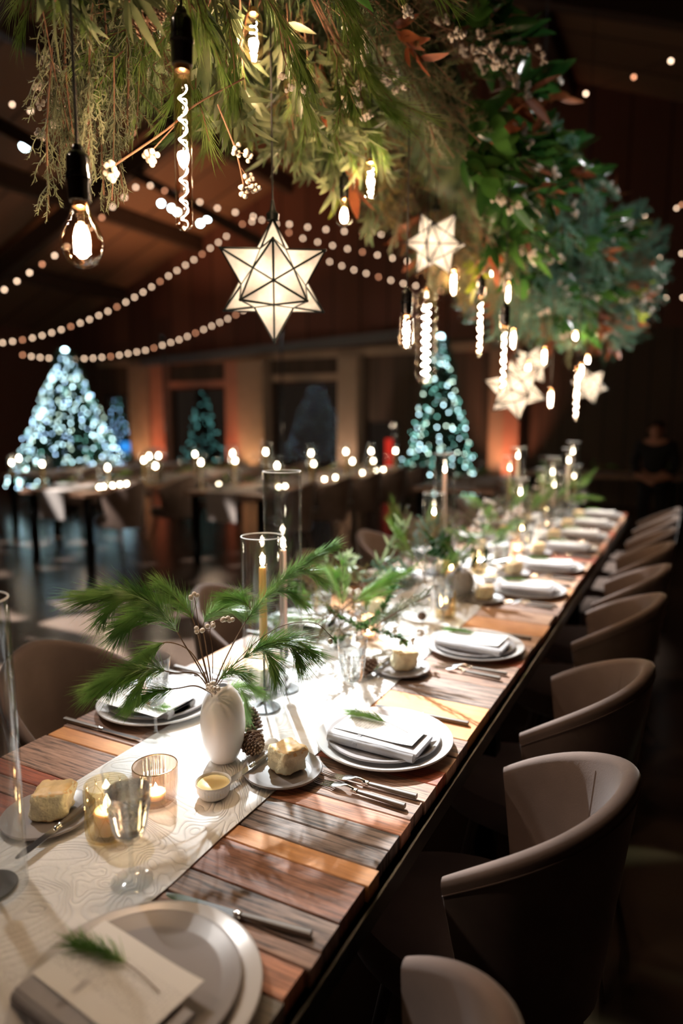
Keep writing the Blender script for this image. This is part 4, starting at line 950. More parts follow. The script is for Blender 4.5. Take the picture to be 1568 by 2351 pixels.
branch([m0, (465, 1510, 1.47), (452, 1450, 1.50), (430, 1400, 1.52), (390, 1375, 1.55), (330, 1378, 1.57)], .5, 300, 'upright pine branch fanning over the middle left of the vase', .07, ((.7, (-.5, .6, .2), .06, 100), ))
branch([m0, (480, 1530, 1.49), (472, 1480, 1.53), (468, 1430, 1.56), (500, 1395, 1.60), (540, 1375, 1.64)], .6, 260, 'upright blurry pine branch straight behind the mouth of the vase', .07, ((.7, (.9, .3, .3), .06, 130), ))
branch([m0, (510, 1530, 1.46), (545, 1460, 1.50), (580, 1405, 1.55), (640, 1340, 1.60), (700, 1290, 1.66), (760, 1255, 1.72)], .42, 420, 'long pine branch rising to the right across the candle glass', .06, ((.5, (-.6, .5, 0), .07, 120), (.62, (1, -.2, .2), .07, 130), (.75, (1, -.1, .2), .07, 130)))
branch([m0, (515, 1545, 1.45), (560, 1510, 1.44), (610, 1480, 1.43), (660, 1470, 1.43), (705, 1490, 1.44)], .38, 330, 'pine branch drooping to the right over the iron candlestick', .075, ((.55, (.6, -.8, 0), .05, 150), (.75, (.7, -.6, .1), .045, 140)))
branch([m0, (505, 1560, 1.44), (530, 1540, 1.42), (552, 1545, 1.41)], .3, 130, 'short pine tuft hanging just right of the vase mouth', .06, ())
branch([(495, 1590, 1.47), (530, 1580, 1.56), (570, 1575, 1.62), (600, 1590, 1.66)], .2, 240, 'dark green pine tuft low behind the right shoulder of the vase', .055, ((.5, (.3, -.9, 0), .05, 120), ))
branch([m0, (450, 1575, 1.44), (410, 1580, 1.42), (350, 1590, 1.40), (300, 1620, 1.40)], .55, 190, 'thin pine branch hanging low left over the rim of the left plate', .055, ())
def berry_twig(px, ends, label, brr=.0052, n=4):
    C = cat([dep(*p) for p in px], 6); o0 = C[0]; b = MB(); b.tube([c - o0 for c in C], .0009, 5, m=1)
    for e in ends:
        P = dep(*e); 
        q = min(C, key=lambda c: (c - P).length); b.tube([q - o0, P - o0], .0007, 4, m=1)
        for i in range(n): b.ball(P - o0 + rv(br) * .0075, brr, 10, 8)
    return tag(b.build('berry_twig', ['berry', 'stem_brown'], loc=o0, ang=60), label, 'berries')
berry_twig([m0, (465, 1500, 1.45), (455, 1430, 1.45), (448, 1380, 1.44)], [(446, 1372, 1.44)], 'thin twig with white berries standing highest above the white vase')
berry_twig([m0, (488, 1500, 1.44), (482, 1450, 1.44), (492, 1425, 1.44)], [(482, 1434, 1.44), (510, 1418, 1.45), (528, 1420, 1.45), (457, 1446, 1.43)], 'twig with four tufts of white berries in the middle of the bouquet')
berry_twig([(487, 1600, 1.455), (486, 1590, 1.445), (486, 1582, 1.44)], [(484, 1575, 1.435), (492, 1582, 1.43)], 'berries tucked into the very mouth of the white vase', n=9)
berry_twig([m0, (560, 1500, 1.43), (640, 1440, 1.43), (720, 1430, 1.45), (765, 1465, 1.47)], [(766, 1470, 1.47)], 'long bare arching twig ending at the second water glass', n=2)
# pine cones on the runner
c1 = Proto(tag(cone_mb(.027, .062).build('pine_cone', ['cone', 'cone_tip'], ang=60), None, 'pine cone'))
o = c1((-.905, 1.285, ZR), .3, 'upright brown pine cone behind the white vase', 'pine cones'); 
o = c1((-.852, 1.205, ZR + .024), .3, 'pine cone lying on its side touching the white vase', 'pine cones'); o.rotation_euler = (R(80), 0, R(50))
o = c1((-.83, 1.72, ZR + .022), 1, 'brown pine cone beside the second bread plate under the berries', 'pine cones'); o.rotation_euler = (R(75), 0, R(140))
o = c1((-.86, 2.33, ZR + .018), 1, 'small reddish pine cone in front of the glass bud vase', 'pine cones', .6); o.rotation_euler = (R(85), 0, R(10))
# greenery laid and standing along the runner
tg_ = random.Random(21)
def arrange(x, y, z, h, kinds, n, spread, label, sc=1, lo=.05):
    root = thing('table_greenery', label, 'greenery', (x, y, z), 0, 'loose greenery along the runner')
    for i in range(n):
        a = 2 * PI * i / n + tg_.uniform(-.4, .4); d = Vector((math.cos(a) * spread, math.sin(a) * spread * 1.3, tg_.uniform(lo, 1.0)))
        put(kinds[i % len(kinds)], root, Vector((x + tg_.uniform(-.02, .02), y + tg_.uniform(-.04, .04), z + h)), d, tg_.uniform(0, 6), sc * tg_.uniform(.8, 1.15))
    return root
arrange(-1.02, 1.95, ZR, .10, ['white_pine_spray', 'white_pine_spray', 'cypress_spray'], 9, .9, 'loose pine greenery behind the tall candle glass past the white vase', .9)
arrange(-.88, 1.86, ZR, .09, ['box_leaf_spray', 'berry_spray', 'box_leaf_spray', 'cedar_strand'], 12, 1.1, 'small-leaved dark greenery with berries beside the second bread plate', .85, -.15)
arrange(-1.10, 2.35, ZR, .10, ['cypress_spray', 'olive_leaf_spray', 'white_pine_spray'], 9, .8, 'olive-toned greenery lying left of the glass bud vase', .8, 0)
arrange(-.885, 2.40, ZR, .13, ['white_pine_spray', 'spruce_spray'], 4, .7, 'pale pine sprigs standing in the clear bud vase', .7, .1)
arrange(-.845, 2.74, ZR, .11, ['magnolia_spray', 'box_leaf_spray', 'fir_spray'], 6, .7, 'dark green leaves standing in the round grey vase', .75, .3)
arrange(-1.12, 3.0, ZR, .12, ['cypress_spray', 'fir_spray', 'white_pine_spray'], 8, .6, 'yellow-green sprigs left of the middle candle cylinders', .9, .3)
arrange(-.95, 3.45, ZR, .10, ['white_pine_spray', 'berry_spray', 'box_leaf_spray'], 10, .9, 'greenery with pale berries just beyond the middle candle cylinders', .85, .1)
arrange(-1.0, 3.95, ZR, .12, ['fir_spray', 'berry_spray', 'white_pine_spray'], 11, .8, 'greenery mound in front of the blush candle by the pink-lit post', .9, .2)
arrange(-.93, 4.5, ZR, .12, ['white_pine_spray', 'fir_spray', 'cypress_spray'], 11, .8, 'greenery mound around the foot of the far candles', .9, .2)
arrange(-.9, 5.05, ZR, .13, ['white_pine_spray', 'fir_spray', 'berry_spray'], 10, .8, 'greenery mound below the far right candle group', .9, .25)
arrange(-.9, 5.55, ZR, .13, ['white_pine_spray', 'fir_spray'], 9, .8, 'last greenery mound at the far end of the long table', .9, .25)
# ------------------------------------------------------------------ hanging bulbs
def socket(r, z0):                                                 # black lampholder hanging down to z0
    MB().lathe([(0, z0 + .088), (.007, z0 + .088), (.009, z0 + .084), (.0095, z0 + .078), (.013, z0 + .076), (.0175, z0 + .070), (.0185, z0 + .066), (.0185, z0 + .045), (.0200, z0 + .044), (.0205, z0 + .036), (.0190, z0 + .034), (.0185, z0 + .030), (.0178, z0 + .002), (.0165, z0), (0, z0)], 36).build('socket', 'black_plastic', r, ang=30)
def cordto(r, z0, top): MB().tube([(0, 0, z0), (.001, .0, z0 + (top - z0) * .5), (0, 0, top)], .0024, 8).build('cord', 'black_cord', r)
def filament(r, z0, z1, rad, turns, nm='filament', mat='filament', th=.0006):
    n = int(turns * 14); MB().tube([(rad * math.cos(2 * PI * turns * i / n), rad * math.sin(2 * PI * turns * i / n), z0 + (z1 - z0) * i / n) for i in range(n + 1)], th, 4).build(nm, mat, r)
def neck(r, z0, rr=.0125): MB().lathe([(0, z0 + .004), (rr, z0 + .004), (rr * 1.02, z0 - .008), (rr * .5, z0 - .011), (0, z0 - .011)], 24).build('brass_cap', 'brass', r)
def pendant(px, py, Z, kind, label, top=2.55, s=1., e=1.3, tilt=None, sock=True):
    e *= 3
    P = dep(px, py, Z); r = thing('pendant_bulb', label, 'light bulb', P, 0, 'filament bulbs hanging from the greenery'); r.scale = (s,) * 3
    if kind == 'A':
        pr = [(0, -.052), (.001, -.052), (.002, -.046), (.012, -.0435), (.024, -.036), (.032, -.022), (.0345, -.008), (.033, .006), (.027, .022), (.020, .034), (.0155, .045), (.0138, .058)]
        MB().lathe(pr + [(.0130, .058), (.0148, .045), (.019, .034), (.0322, .006), (.0335, -.008), (.031, -.022), (.023, -.035), (0, -.043)], 40).build('glass', 'bulb_glass', r, ang=60)
        zt = .058
        MB().lathe([(0, .05), (.007, .05), (.006, .02), (.004, .012), (0, .010)], 16).build('stem_press', 'bulb_glass', r)
        b = MB(); n = 8; P_ = []
        for i in range(n * 2 + 1): a = PI * i / n; P_.append(((.010 if i % 2 else .012) * math.cos(a), (.010 if i % 2 else .012) * math.sin(a), .012 if i % 2 else -.022))
        b.tube(P_, .0011, 5); b.build('filament', 'filament_hot', r)
    elif kind == 'T':                                              # long slim tube, spiral filament
        L = .262; zt = L / 2
        MB().lathe([(0, -L / 2), (.006, -L / 2 + .001), (.0115, -L / 2 + .004), (.0148, -L / 2 + .011), (.0148, zt), (.0140, zt), (.0140, -L / 2 + .0115), (.0105, -L / 2 + .005), (0, -L / 2 + .0015)], 36).build('glass', 'bulb_glass', r, ang=60)
        filament(r, zt - .03, -L / 2 + .022, .0072, 6.5, mat='filament_hot', th=.0006); MB().tube([(0, 0, zt), (.0, .0, -L / 2 + .02)], .0005, 5).build('support_rod', 'steel', r)
    elif kind == 'C':                                              # capsule
        zt = .05
        MB().lathe([(0, -.064), (.010, -.062), (.018, -.056), (.022, -.046), (.0228, -.036), (.0228, .020), (.021, .034), (.016, .044), (.0138, .05), (.013, .05), (.0205, .033), (.0218, .02), (.0218, -.036), (.017, -.055), (0, -.062)], 36).build('glass', 'bulb_glass', r, ang=60)
        filament(r, .025, -.048, .0085, 5, mat='filament_hot', th=.0011)
    elif kind == 'G':                                              # small globe
        zt = .036
        MB().lathe([(0, -.026)] + [(.0262 * math.sin(PI * i / 14), -.0262 * math.cos(PI * i / 14)) for i in range(1, 12)] + [(.0138, .036)], 32).build('glass', 'bulb_glass', r, ang=60); filament(r, .012, -.014, .008, 4, mat='filament_hot', th=.0011)
    elif kind == 'R':                                              # big ribbed tube
        L = .36; zt = L / 2; pr = [(0, -L / 2)] 
        for i in range(61):
            t = i / 60; e_ = min(1, (t * 9 + .12), ((1 - t) * 8 + .3)); e_ = math.sin(e_ * PI / 2) ; pr.append(((.037 + .0045 * math.sin(t * 2 * PI * 9)) * e_, -L / 2 + .002 + (L - .002) * t))
        MB().lathe(pr, 40).build('glass', 'bulb_glass', r, ang=80); filament(r, zt - .06, -L / 2 + .035, .014, 9, mat='filament_hot', th=.0016)
    neck(r, zt)
    if sock: socket(r, zt)
    cordto(r, zt + (.086 if sock else .002), (top - P.z) / s)
    lamp((P.x, P.y, P.z - .0), e, WARM, .015)
    if tilt: r.rotation_euler = tilt
    return r
pendant(188, 550, 1.12, 'A', 'large clear pear-shaped filament bulb hanging lowest at the left', top=2.5, e=2.1)
pendant(421, 345, 1.17, 'T', 'long slim tube bulb with a spiral filament left of the large star lantern', top=2.9, e=2.1, tilt=(R(1.5), R(2.4), 0))
pendant(582, 78, 1.62, 'C', 'capsule bulb glowing in the pine needles at the top', e=1.6, sock=False)
pendant(790, 492, 2.15, 'A', 'small pear-shaped bulb right of the large star lantern', e=1.3, s=.85)
pendant(851, 408, 2.0, 'C', 'capsule bulb hanging from the olive leaves right of centre', e=1.3, sock=False, s=.95)
pendant(1041, 645, 3.0, 'C', 'capsule bulb just below the second star lantern', e=1., s=1.0, sock=False)
pendant(1130, 628, 3.5, 'G', 'tiny round bulb high in the yellow-green foliage', e=.8, sock=False, s=.8)
pendant(1166, 668, 3.2, 'C', 'capsule bulb against the yellow-green foliage right of the tiny round bulb', e=1., sock=False, s=.85)
pendant(978, 775, 2.6, 'R', 'biggest bulb, a wide ribbed glass tube below the second star lantern', e=2.2, sock=False)
pendant(933, 757, 2.25, 'C', 'capsule bulb close to the left of the wide ribbed tube', e=1.2, s=1.0)
pendant(1102, 750, 3.0, 'T', 'slim tube bulb between the ribbed tube and the star lantern pair', e=1.2)
pendant(1156, 825, 2.7, 'T', 'bright tube bulb hanging in front of the third star lantern', e=1.3, s=1.0)
pendant(1178, 775, 3.3, 'C', 'capsule bulb beside the top of the bright tube bulb', e=1., s=.9, sock=False)
pendant(1250, 815, 3.8, 'C', 'capsule bulb at the upper right of the star lantern pair', e=1., s=.85, sock=False)
pendant(1212, 850, 3.9, 'C', 'capsule bulb overlapping the fourth star lantern', e=1., s=1.0, sock=False)
pendant(1264, 912, 3.9, 'C', 'lowest capsule bulb, between the third and the last star lanterns', e=1., s=1., sock=False)
pendant(1321, 773, 4.3, 'G', 'small round bulb high at the far right of the installation', e=.8, sock=False)
pendant(1349, 827, 4.6, 'G', 'small round bulb just above the last star lantern', e=.8, sock=False)
pendant(1334, 848, 4.9, 'C', 'capsule bulb touching the top of the far tube bulb', e=.8, sock=False, s=.9)
pendant(1324, 905, 3.4, 'T', 'far tube bulb hanging left of the last star lantern', e=1., sock=False)
# ------------------------------------------------------------------ star lanterns (small stellated dodecahedron, twelve points)
PHI = (1 + 5 ** .5) / 2
ICO = [Vector(v).normalized() for v in [(0, 1, PHI), (0, 1, -PHI), (0, -1, PHI), (0, -1, -PHI), (1, PHI, 0), (1, -PHI, 0), (-1, PHI, 0), (-1, -PHI, 0), (PHI, 0, 1), (-PHI, 0, 1), (PHI, 0, -1), (-PHI, 0, -1)]]
FACES = [(i, j, k_) for i in range(12) for j in range(i + 1, 12) for k_ in range(j + 1, 12) if (ICO[i] - ICO[j]).length < 1.1 and (ICO[j] - ICO[k_]).length < 1.1 and (ICO[i] - ICO[k_]).length < 1.1]
VAL = [((ICO[a] + ICO[b_] + ICO[c]) / 3).normalized() * .5627 for a, b_, c in FACES]
def star(px, py, Z, R_, spin, label, e, top=2.5, yawoff=0):
    e *= 1.6
    P = dep(px, py, Z); r = thing('star_lantern', label, 'star lantern', P, 0, 'star lanterns hanging over the table')
    # face 0 turned to the viewer's side of the room
    zax = VAL[0].normalized(); upv = (ICO[FACES[0][0]] - zax * ICO[FACES[0][0]].dot(zax)).normalized(); xax = upv.cross(zax)
    A = Matrix((xax, upv, zax))                                    # icosa frame -> (x right, y up, z towards viewer)
    v = (CAM - P); v.z *= .9; v.normalize(); v = Matrix.Rotation(yawoff, 3, 'Z') @ v; x_ = Vector((0, 0, 1)).cross(v).normalized(); y_ = v.cross(x_)
    B_ = Matrix((x_, y_, v)).transposed(); T = B_ @ Matrix.Rotation(spin, 3, 'Z') @ A
    V = [T @ q * R_ for q in ICO]; W = [T @ q * R_ for q in VAL]; fr = MB(); done = set()
    for i in range(12):
        fs_ = [k_ for k_, f in enumerate(FACES) if i in f]; ax = ICO[i]; u = (VAL[fs_[0]] - ax * VAL[fs_[0]].dot(ax)).normalized(); w = ax.cross(u)
        fs_.sort(key=lambda k_: math.atan2(VAL[k_].dot(w), VAL[k_].dot(u))); b = MB(); pts = [V[i]] + [W[k_] for k_ in fs_]
        b.add(pts, [(0, 1 + j, 1 + (j + 1) % 5) for j in range(5)]); b.build('star_point', 'capiz', r, smooth=False)
        for k_ in fs_: fr.tube([V[i] * 1.0, W[k_]], R_ * .018, 5)
        for j in range(5):
            a, c = fs_[j], fs_[(j + 1) % 5]; key = (min(a, c), max(a, c))
            if key not in done: done.add(key); fr.tube([W[a], W[c]], R_ * .015, 5)
        fr.ball(V[i], R_ * .026, 8, 6)
    fr.build('frame', 'lead', r, ang=60)
    MB().lathe([(0, R_ * 1.0), (R_ * .10, R_ * .96), (R_ * .11, R_ * 1.06), (R_ * .05, R_ * 1.12), (.004, R_ * 1.28), (0, R_ * 1.3)], 16).build('cap', 'lead', r); cordto(r, R_ * 1.25, max(top - P.z, R_ * 1.3))
    MB().ball((0, 0, 0), R_ * .14, 14, 10).build('bulb', 'flame', r)
    lamp(P, e, (1, .90, .83), R_ * .14); return r
star(628, 645, 1.86, .163, PI / 180 * 0, 'large dark-framed white star lantern hanging left of centre, nearest of the stars', 7.0, top=2.6)
star(1000, 560, 2.75, .135, .5, 'second star lantern, blurred, tucked under the foliage right of centre', 8, yawoff=.2)
star(1183, 895, 3.3, .155, .2, 'third star lantern, the lower front one of the overlapping pair', 8, yawoff=-.2)
star(1217, 840, 4.6, .150, .7, 'fourth star lantern, the upper rear one of the overlapping pair', 8, yawoff=.3)
star(1352, 885, 5.2, .150, .3, 'last star lantern at the far right end of the installation', 8, yawoff=.1)
# ------------------------------------------------------------------ barrel chairs (tips of the arms at local x = 0, back at +x)
def barrel(seed=0):
    r = thing('barrel_chair', None, 'chair'); n = 40; TH = R(98); b = MB(); vs = []; fs = []; m = 0; z0 = .385
    def pt(th, z, off):
        k_ = max(0, (z - .38) / .44); wy = .195 + .050 * k_ + off; dx = .235 + .050 * k_ + off; tm = 1 - .16 * (1 - k_) * (abs(th) / TH)
        t = th * tm; return (dx * math.cos(t) + .02 * 0, wy * math.sin(t), z)
    for i in range(n + 1):
        th = -TH + 2 * TH * i / n; s = abs(th) / TH; hz = .865 - .165 * s ** 1.5; tk = .034 * (1 - .25 * s ** 6); row = []
        for j in range(11): row.append(pt(th, z0 + (hz - .017 - z0) * (j / 10) ** .85, 0))
        for j in range(1, 6): a = PI * j / 6; row.append(pt(th, hz - .017 + .017 * math.sin(a), -tk / 2 + tk / 2 * math.cos(a)))
        for j in range(10): row.append(pt(th, hz - .017 - (hz - .017 - .43) * (j / 9), -tk))
        row.append(pt(th, .40, -tk - .03)); row.append(pt(th, z0, -tk - .02)); m = len(row); vs += row
    for i in range(n):
        for j in range(m): fs.append((i * m + j, (i + 1) * m + j, (i + 1) * m + (j + 1) % m, i * m + (j + 1) % m))
    fs += [tuple(range(m))[::-1], tuple(n * m + j for j in range(m))]
    b.add(vs, fs); sh = b.build('barrel_back', 'velvet', r, recalc=True, ang=50)
    sm = MB()
    for off, dz in ((.0012, -.030), ):
        P = []
        for i in range(60):
            th = -TH + 2 * TH * i / 59; s = abs(th) / TH; P.append(pt(th, .865 - .165 * s ** 1.5 + dz, off))
        sm.tube(P, .0012, 4)
    for th in (-R(38), R(38)): sm.tube([pt(th, .79 - .60 * i / 24 * .6, -.0335) for i in range(25)], .0014, 4)
    sm.build('piping', 'velvet', sh)
    b = MB(); q = 36; pr = [(.0, .385), (.90, .385), (.97, .395), (1.0, .42), (.985, .455), (.93, .472), (.6, .482), (0, .484)]; b.lathe(pr, q); b.v = [(x * .225 * (1.3 if x < 0 else 1) - .01, y * .212, z) for x, y, z in b.v]; b.build('seat', 'velvet', r)
    for sx in (-1, 1):
        for sy in (-1, 1): MB().tube([(.14 * sx - .01, .13 * sy, .39), (.22 * sx, .20 * sy, .0)], [.015, .008], 10).build('leg', 'chair_leg', r)
    return r
chair = Proto(barrel())
cy = [(.67, -.34, -.42), (1.30, -.005, -.355), (1.93, .0, -.36), (2.74, .02, -.36), (3.33, 0, -.36), (3.95, .03, -.36), (4.5, 0, -.36), (5.05, 0, -.36), (5.5, 0, -.36)]
for i, (y, a, x) in enumerate(cy): chair((x + .02, y, 0), a, 'brown velvet barrel chair, %s from the camera right of the table' % ORD[i], 'barrel chairs along the right side of the table')
for i, (y, a) in enumerate([(.62, PI - .1), (1.30, PI), (2.1, PI + .06), (2.88, PI), (3.55, PI), (4.2, PI), (4.85, PI), (5.4, PI)]): chair((-1.42, y, 0), a, 'brown velvet barrel chair, %s from the camera left of the table' % ORD[i], 'barrel chairs along the left side of the table')
# ------------------------------------------------------------------ tables further back in the hall
bg = random.Random(9)
RECT = []
def bgtable(x, y, rz, L, W, label, ncan, drape=None, seats=True, ch=(1, -1)):
    RECT.append((x, y, rz, L, W))
    M = Matrix.Translation((x, y, 0)) @ Matrix.Rotation(rz, 4, 'Z'); t = thing('long_table', label, 'table', (x, y, 0), rz)
    b = MB(); b.col = PC['gb']; b.box((0, 0, .74), (W, L, .04)); b.build('tabletop', 'planks', t, smooth=False)
    for sy in (-1, 1):
        for sx in (-1, 1): MB().box((sx * (W / 2 - .07), sy * (L / 2 - .1), .36), (.06, .06, .72)).build('leg', 'dark_metal', t, smooth=False)
    rn = MB(); rn.box((0, 0, .763), (.36, L + .01, .006))
    if drape: rn.box((0, drape * (L / 2 + .007), .62), (.36, .006, .29))
    ro = tag(rn.build('table_runner', 'cloth_grey', smooth=False), 'pale cloth runner down the middle of the ' + label, 'table runner', 'runners on the background tables'); ro.location = (x, y, 0); ro.rotation_euler = (0, 0, rz)
    n = int(L / .72)
    for i in range(n):
        ly = -L / 2 + .4 + i * (L - .6) / max(1, n - 1)
        for s in (-1, 1):
            p = M @ Vector((s * (W / 2 - .19), ly, .7605)); charger(p, 0, 'white plate on the ' + label, 'plates on the ' + label)
            p2 = Vector(p) + Vector((0, 0, .012)); napkin(p2, rz, 'folded grey napkin on a plate of the ' + label, 'napkins on the ' + label)
            p3 = M @ Vector((s * (W / 2 - .33), ly + .12, .766)); 
            if bg.random() < .8: fgl(p3, 0, 'stemmed water glass on the ' + label, 'water glasses on the ' + label)
            if s in ch:
                p4 = M @ Vector((s * (W / 2 + .06), ly, 0)); chair(p4, rz + (0 if s > 0 else PI), 'dark barrel chair pushed up to the ' + label, 'chairs around the ' + label)
    for i in range(int(L / .5)):
        p = M @ Vector((bg.uniform(-.1, .1), -L / 2 + .25 + .5 * i, .766)); rt_ = thing('table_greenery', 'green sprigs along the runner of the ' + label, 'greenery', p, 0, 'greenery on the ' + label)
        for j in range(4):
            a = bg.uniform(0, 6.28); put(['white_pine_spray', 'cypress_spray', 'box_leaf_spray', 'fir_spray'][j], rt_, p + Vector((0, 0, .04)), (math.cos(a), math.sin(a), .5), 0, .75)
fg = thing('water_glass', None, 'wine glass')
MB().lathe([(0, .0), (.034, .0), (.034, .003), (.004, .01), (.004, .07), (.022, .085), (.032, .125), (.039, .198), (.0382, .198), (.031, .125), (.02, .088), (0, .084)], 20).build('glass', 'glass', fg)
fgl = Proto(fg)
TB, TC, TD, TE, TF = 'long background table right of centre', 'long background table left of centre', 'far left background table by the lit tree', 'small background table behind the long table', 'dim back right table near the person'
bgtable(-4.15, 7.40, 0, 3.9, .95, TB, 8, drape=-1, ch=(1,))
bgtable(-5.80, 6.75, 0, 3.9, .95, TC, 6, drape=-1, ch=(1,))
bgtable(-7.70, 7.3, 0, 2.6, .95, TD, 5, ch=(1,))
bgtable(-2.25, 7.7, 0, 1.6, .9, TE, 0, ch=())
P = on(1392, 1085, .76); bgtable(P.x, P.y, 1.45, 2.0, .9, TF, 0, ch=())
def ontable(P, inset=.08):
    for x, y, rz, L, W in RECT:
        q = Matrix.Rotation(-rz, 4, 'Z') @ (Vector((P.x, P.y, 0)) - Vector((x, y, 0)))
        if abs(q.x) < W / 2 - inset and abs(q.y) < L / 2 - inset: return True
def settle(px, py, Z, z=None):
    """nearest depth to Z at which the spot below this sight line is on a table"""
    for k_ in range(120):
        for s in (1, -1):
            P = dep(px, py, Z + s * k_ * .04)
            if Z + s * k_ * .04 > 5.5 and ontable(P): return P
    return dep(px, py, Z)
def bgcandle(px, py, Z, i, lab):
    P = settle(px, py, Z); t = thing('taper_candle', lab, 'candle', (P.x, P.y, .766), 0, 'candles on the background tables'); L = max(.12, P.z - .766 - .01)
    MB().lathe([(0, 0), (.03, 0), (.03, .004), (.011, .008), (.010, L), (0, L)], 12).build('wax', 'wax_cream' if i % 2 else 'wax_gold', t); flame_mb(.05, .014).build('flame', 'flame', t, loc=(0, 0, L))
    g = MB().lathe([(.05, 0), (.05, L + .12), (.048, L + .12), (.048, 0)], 28, closed=True).build('hurricane_glass', 'glass', loc=(P.x, P.y, .768)); tag(g, 'glass cylinder around a taper candle on a background table', 'glass cylinder', 'glass cylinders on the background tables')
bgc = [(27, 1074, 7.6), (43, 1054, 7.8), (97, 1068, 7.8), (247, 1076, 7.2), (330, 1059, 7.5), (342, 1050, 7.7), (364, 1049, 7.8), (357, 1072, 7.4), (448, 1045, 7.8), (461, 1064, 7.6), (534, 1043, 8.0), (540, 1060, 7.8), (610, 1040, 6.9), (636, 1072, 7.0), (714, 1043, 7.5), (720, 1067, 7.3), (794, 1039, 8.1), (809, 1061, 8.0), (852, 1038, 8.8), (857, 1060, 8.7), (908, 1037, 9.6)]
for i, q in enumerate(bgc): bgcandle(*q, i, 'small lit candle on a table behind the dance floor')
for i, (px, py, Z) in enumerate([(228, 1126, 6.9), (238, 1127, 7.0), (259, 1128, 6.9), (276, 1127, 7.1), (291, 1124, 7.2), (502, 1105, 7.5), (745, 1118, 7.1), (770, 1118, 7.3), (832, 1108, 8.0), (864, 1100, 8.4), (880, 1102, 8.8), (640, 1132, 6.9), (655, 1130, 7.0)]):
    P = on(px, py + 5, .766); P = P if ontable(P, .04) else settle(px, py, Z); P.z = .766; t = thing('tealight', 'glowing tealight cup on a background table', 'tealight', P, 0, 'tealights on the background tables')
    MB().lathe([(.032, 0), (.034, .06), (.033, .06), (.031, .002)], 20, closed=True).build('cup', 'glass', t); MB().lathe([(0, .003), (.022, .003), (.022, .02), (0, .02)], 14).build('wax', 'wax_cream', t); flame_mb(.03, .012).build('flame', 'flame', t, loc=(0, 0, .02))
for x, y, e in ((-4.2, 6.2, 8), (-4.2, 7.6, 8), (-4.2, 9.1, 8), (-5.8, 5.4, 8), (-5.8, 7.4, 8), (-7.7, 7.0, 8)): lamp((x, y, 1.25), e, WARM, .05)
# ------------------------------------------------------------------ strings of bulbs under the roof
def catp(P, n): return [Vector(v) for v in cat(P, n)]
def string(pts, label, dim=(), rb=.018, per=None, wire=.003):
    W3 = [dep(*p) for p in pts]; C = []
    for a, b_ in zip(W3, W3[1:]): C += [a.lerp(b_, i / 4) for i in range(4)]
    C.append(W3[-1]); r = thing('string_lights', label, 'string lights', W3[0], 0, 'bulb strings draped under the roof')
    MB().tube([c - W3[0] + Vector((0, 0, .03)) for c in C], wire, 4).build('wire', 'black_cord', r)
    pr_ = None
    for i, p in enumerate(W3):
        d = (i * 7 + len(pts)) % 5 == 0; key = 'string_bulb_dim' if d else 'string_bulb'
        if key not in SB: SB[key] = MB().ball((0, 0, 0), 1, 8, 6).build('bulb', key).data; bpy.data.objects.remove(bpy.data.objects['bulb'] if 'bulb' in bpy.data.objects else None) if False else None; KILL.append(SB[key])
        o = bpy.data.objects.new('bulb', SB[key]); COL.objects.link(o); o.parent = r; o.location = p - W3[0]; o.scale = (rb * p_scale(p),) * 3
SB = {}; KILL = []
def p_scale(p): return 1
def dens(P, Z0, Z1, step):
    """points every `step` pixels along a drape, walking from depth Z0 to Z1"""
    C = []
    for a, b_ in zip(P, P[1:]):
        L = math.hypot(b_[0] - a[0], b_[1] - a[1]); C.append(L)
    T = sum(C); n = int(T / step); o = []
    for i in range(n + 1):
        s = T * i / n; j = 0
        while j < len(C) - 1 and s > C[j]: s -= C[j]; j += 1
        f = s / C[j]; a, b_ = P[j], P[j + 1]; t = i / n; o.append((a[0] + (b_[0] - a[0]) * f, a[1] + (b_[1] - a[1]) * f, Z0 + (Z1 - Z0) * t))
    return o
string(dens([(-40, 788), (5, 787), (43, 782), (84, 774), (125, 762), (168, 748), (212, 731), (258, 710), (305, 685), (351, 657), (400, 625), (452, 592), (506, 553), (560, 512), (601, 505)], 11, 12.5, 23), 'warm bulb string sweeping from the left edge up to the peak, the middle one')
string(dens([(601, 505), (638, 515), (674, 542), (738, 558), (805, 573), (878, 588), (935, 600)], 12.5, 11, 34), 'warm bulb string falling from the peak to the second star lantern')
string(dens([(52, 815), (82, 820), (150, 825), (205, 823), (260, 818), (336, 804), (375, 792), (417, 778), (460, 760), (503, 741), (548, 720), (610, 680)], 11.5, 13, 20), 'lowest warm bulb string hanging over the left lit tree')
string(dens([(640, 590), (690, 592), (757, 601), (810, 619), (866, 635), (921, 650), (955, 656), (1012, 668)], 12.5, 11.5, 28), 'warm bulb string right of the large star lantern, lowest on that side')
string(dens([(10, 665), (59, 632), (113, 596), (160, 562), (226, 508), (251, 481), (283, 456), (314, 428), (339, 424), (378, 438)], 9, 10.5, 33), 'warm bulb string at the upper left behind the pear-shaped bulb')
string(dens([(378, 438), (448, 460), (480, 472), (522, 485), (557, 490), (602, 503), (687, 519), (731, 525), (824, 535), (875, 538)], 10.5, 11.5, 40), 'warm bulb string along the ridge above the large star lantern')
string([(28, 240, 7), (70, 255, 7.1), (200, 285, 7.4), (305, 305, 7.7)], 'four sparse bulbs at the top left below the cedar strands', rb=.014)
string([(1540, 140, 6.8), (1455, 177, 7), (1345, 215, 7.3)], 'sparse bulbs at the dark top right', rb=.016)
string([(1565, 470, 8), (1553, 478, 8), (1480, 495, 8.3), (1410, 507, 8.6), (1340, 510, 9)], 'sparse bulbs right of the blue-green spruce, upper string', rb=.012)
string([(1565, 582, 8.5), (1514, 592, 8.7), (1460, 600, 8.9), (1400, 606, 9.1)], 'sparse bulbs right of the blue-green spruce, middle string', rb=.013)
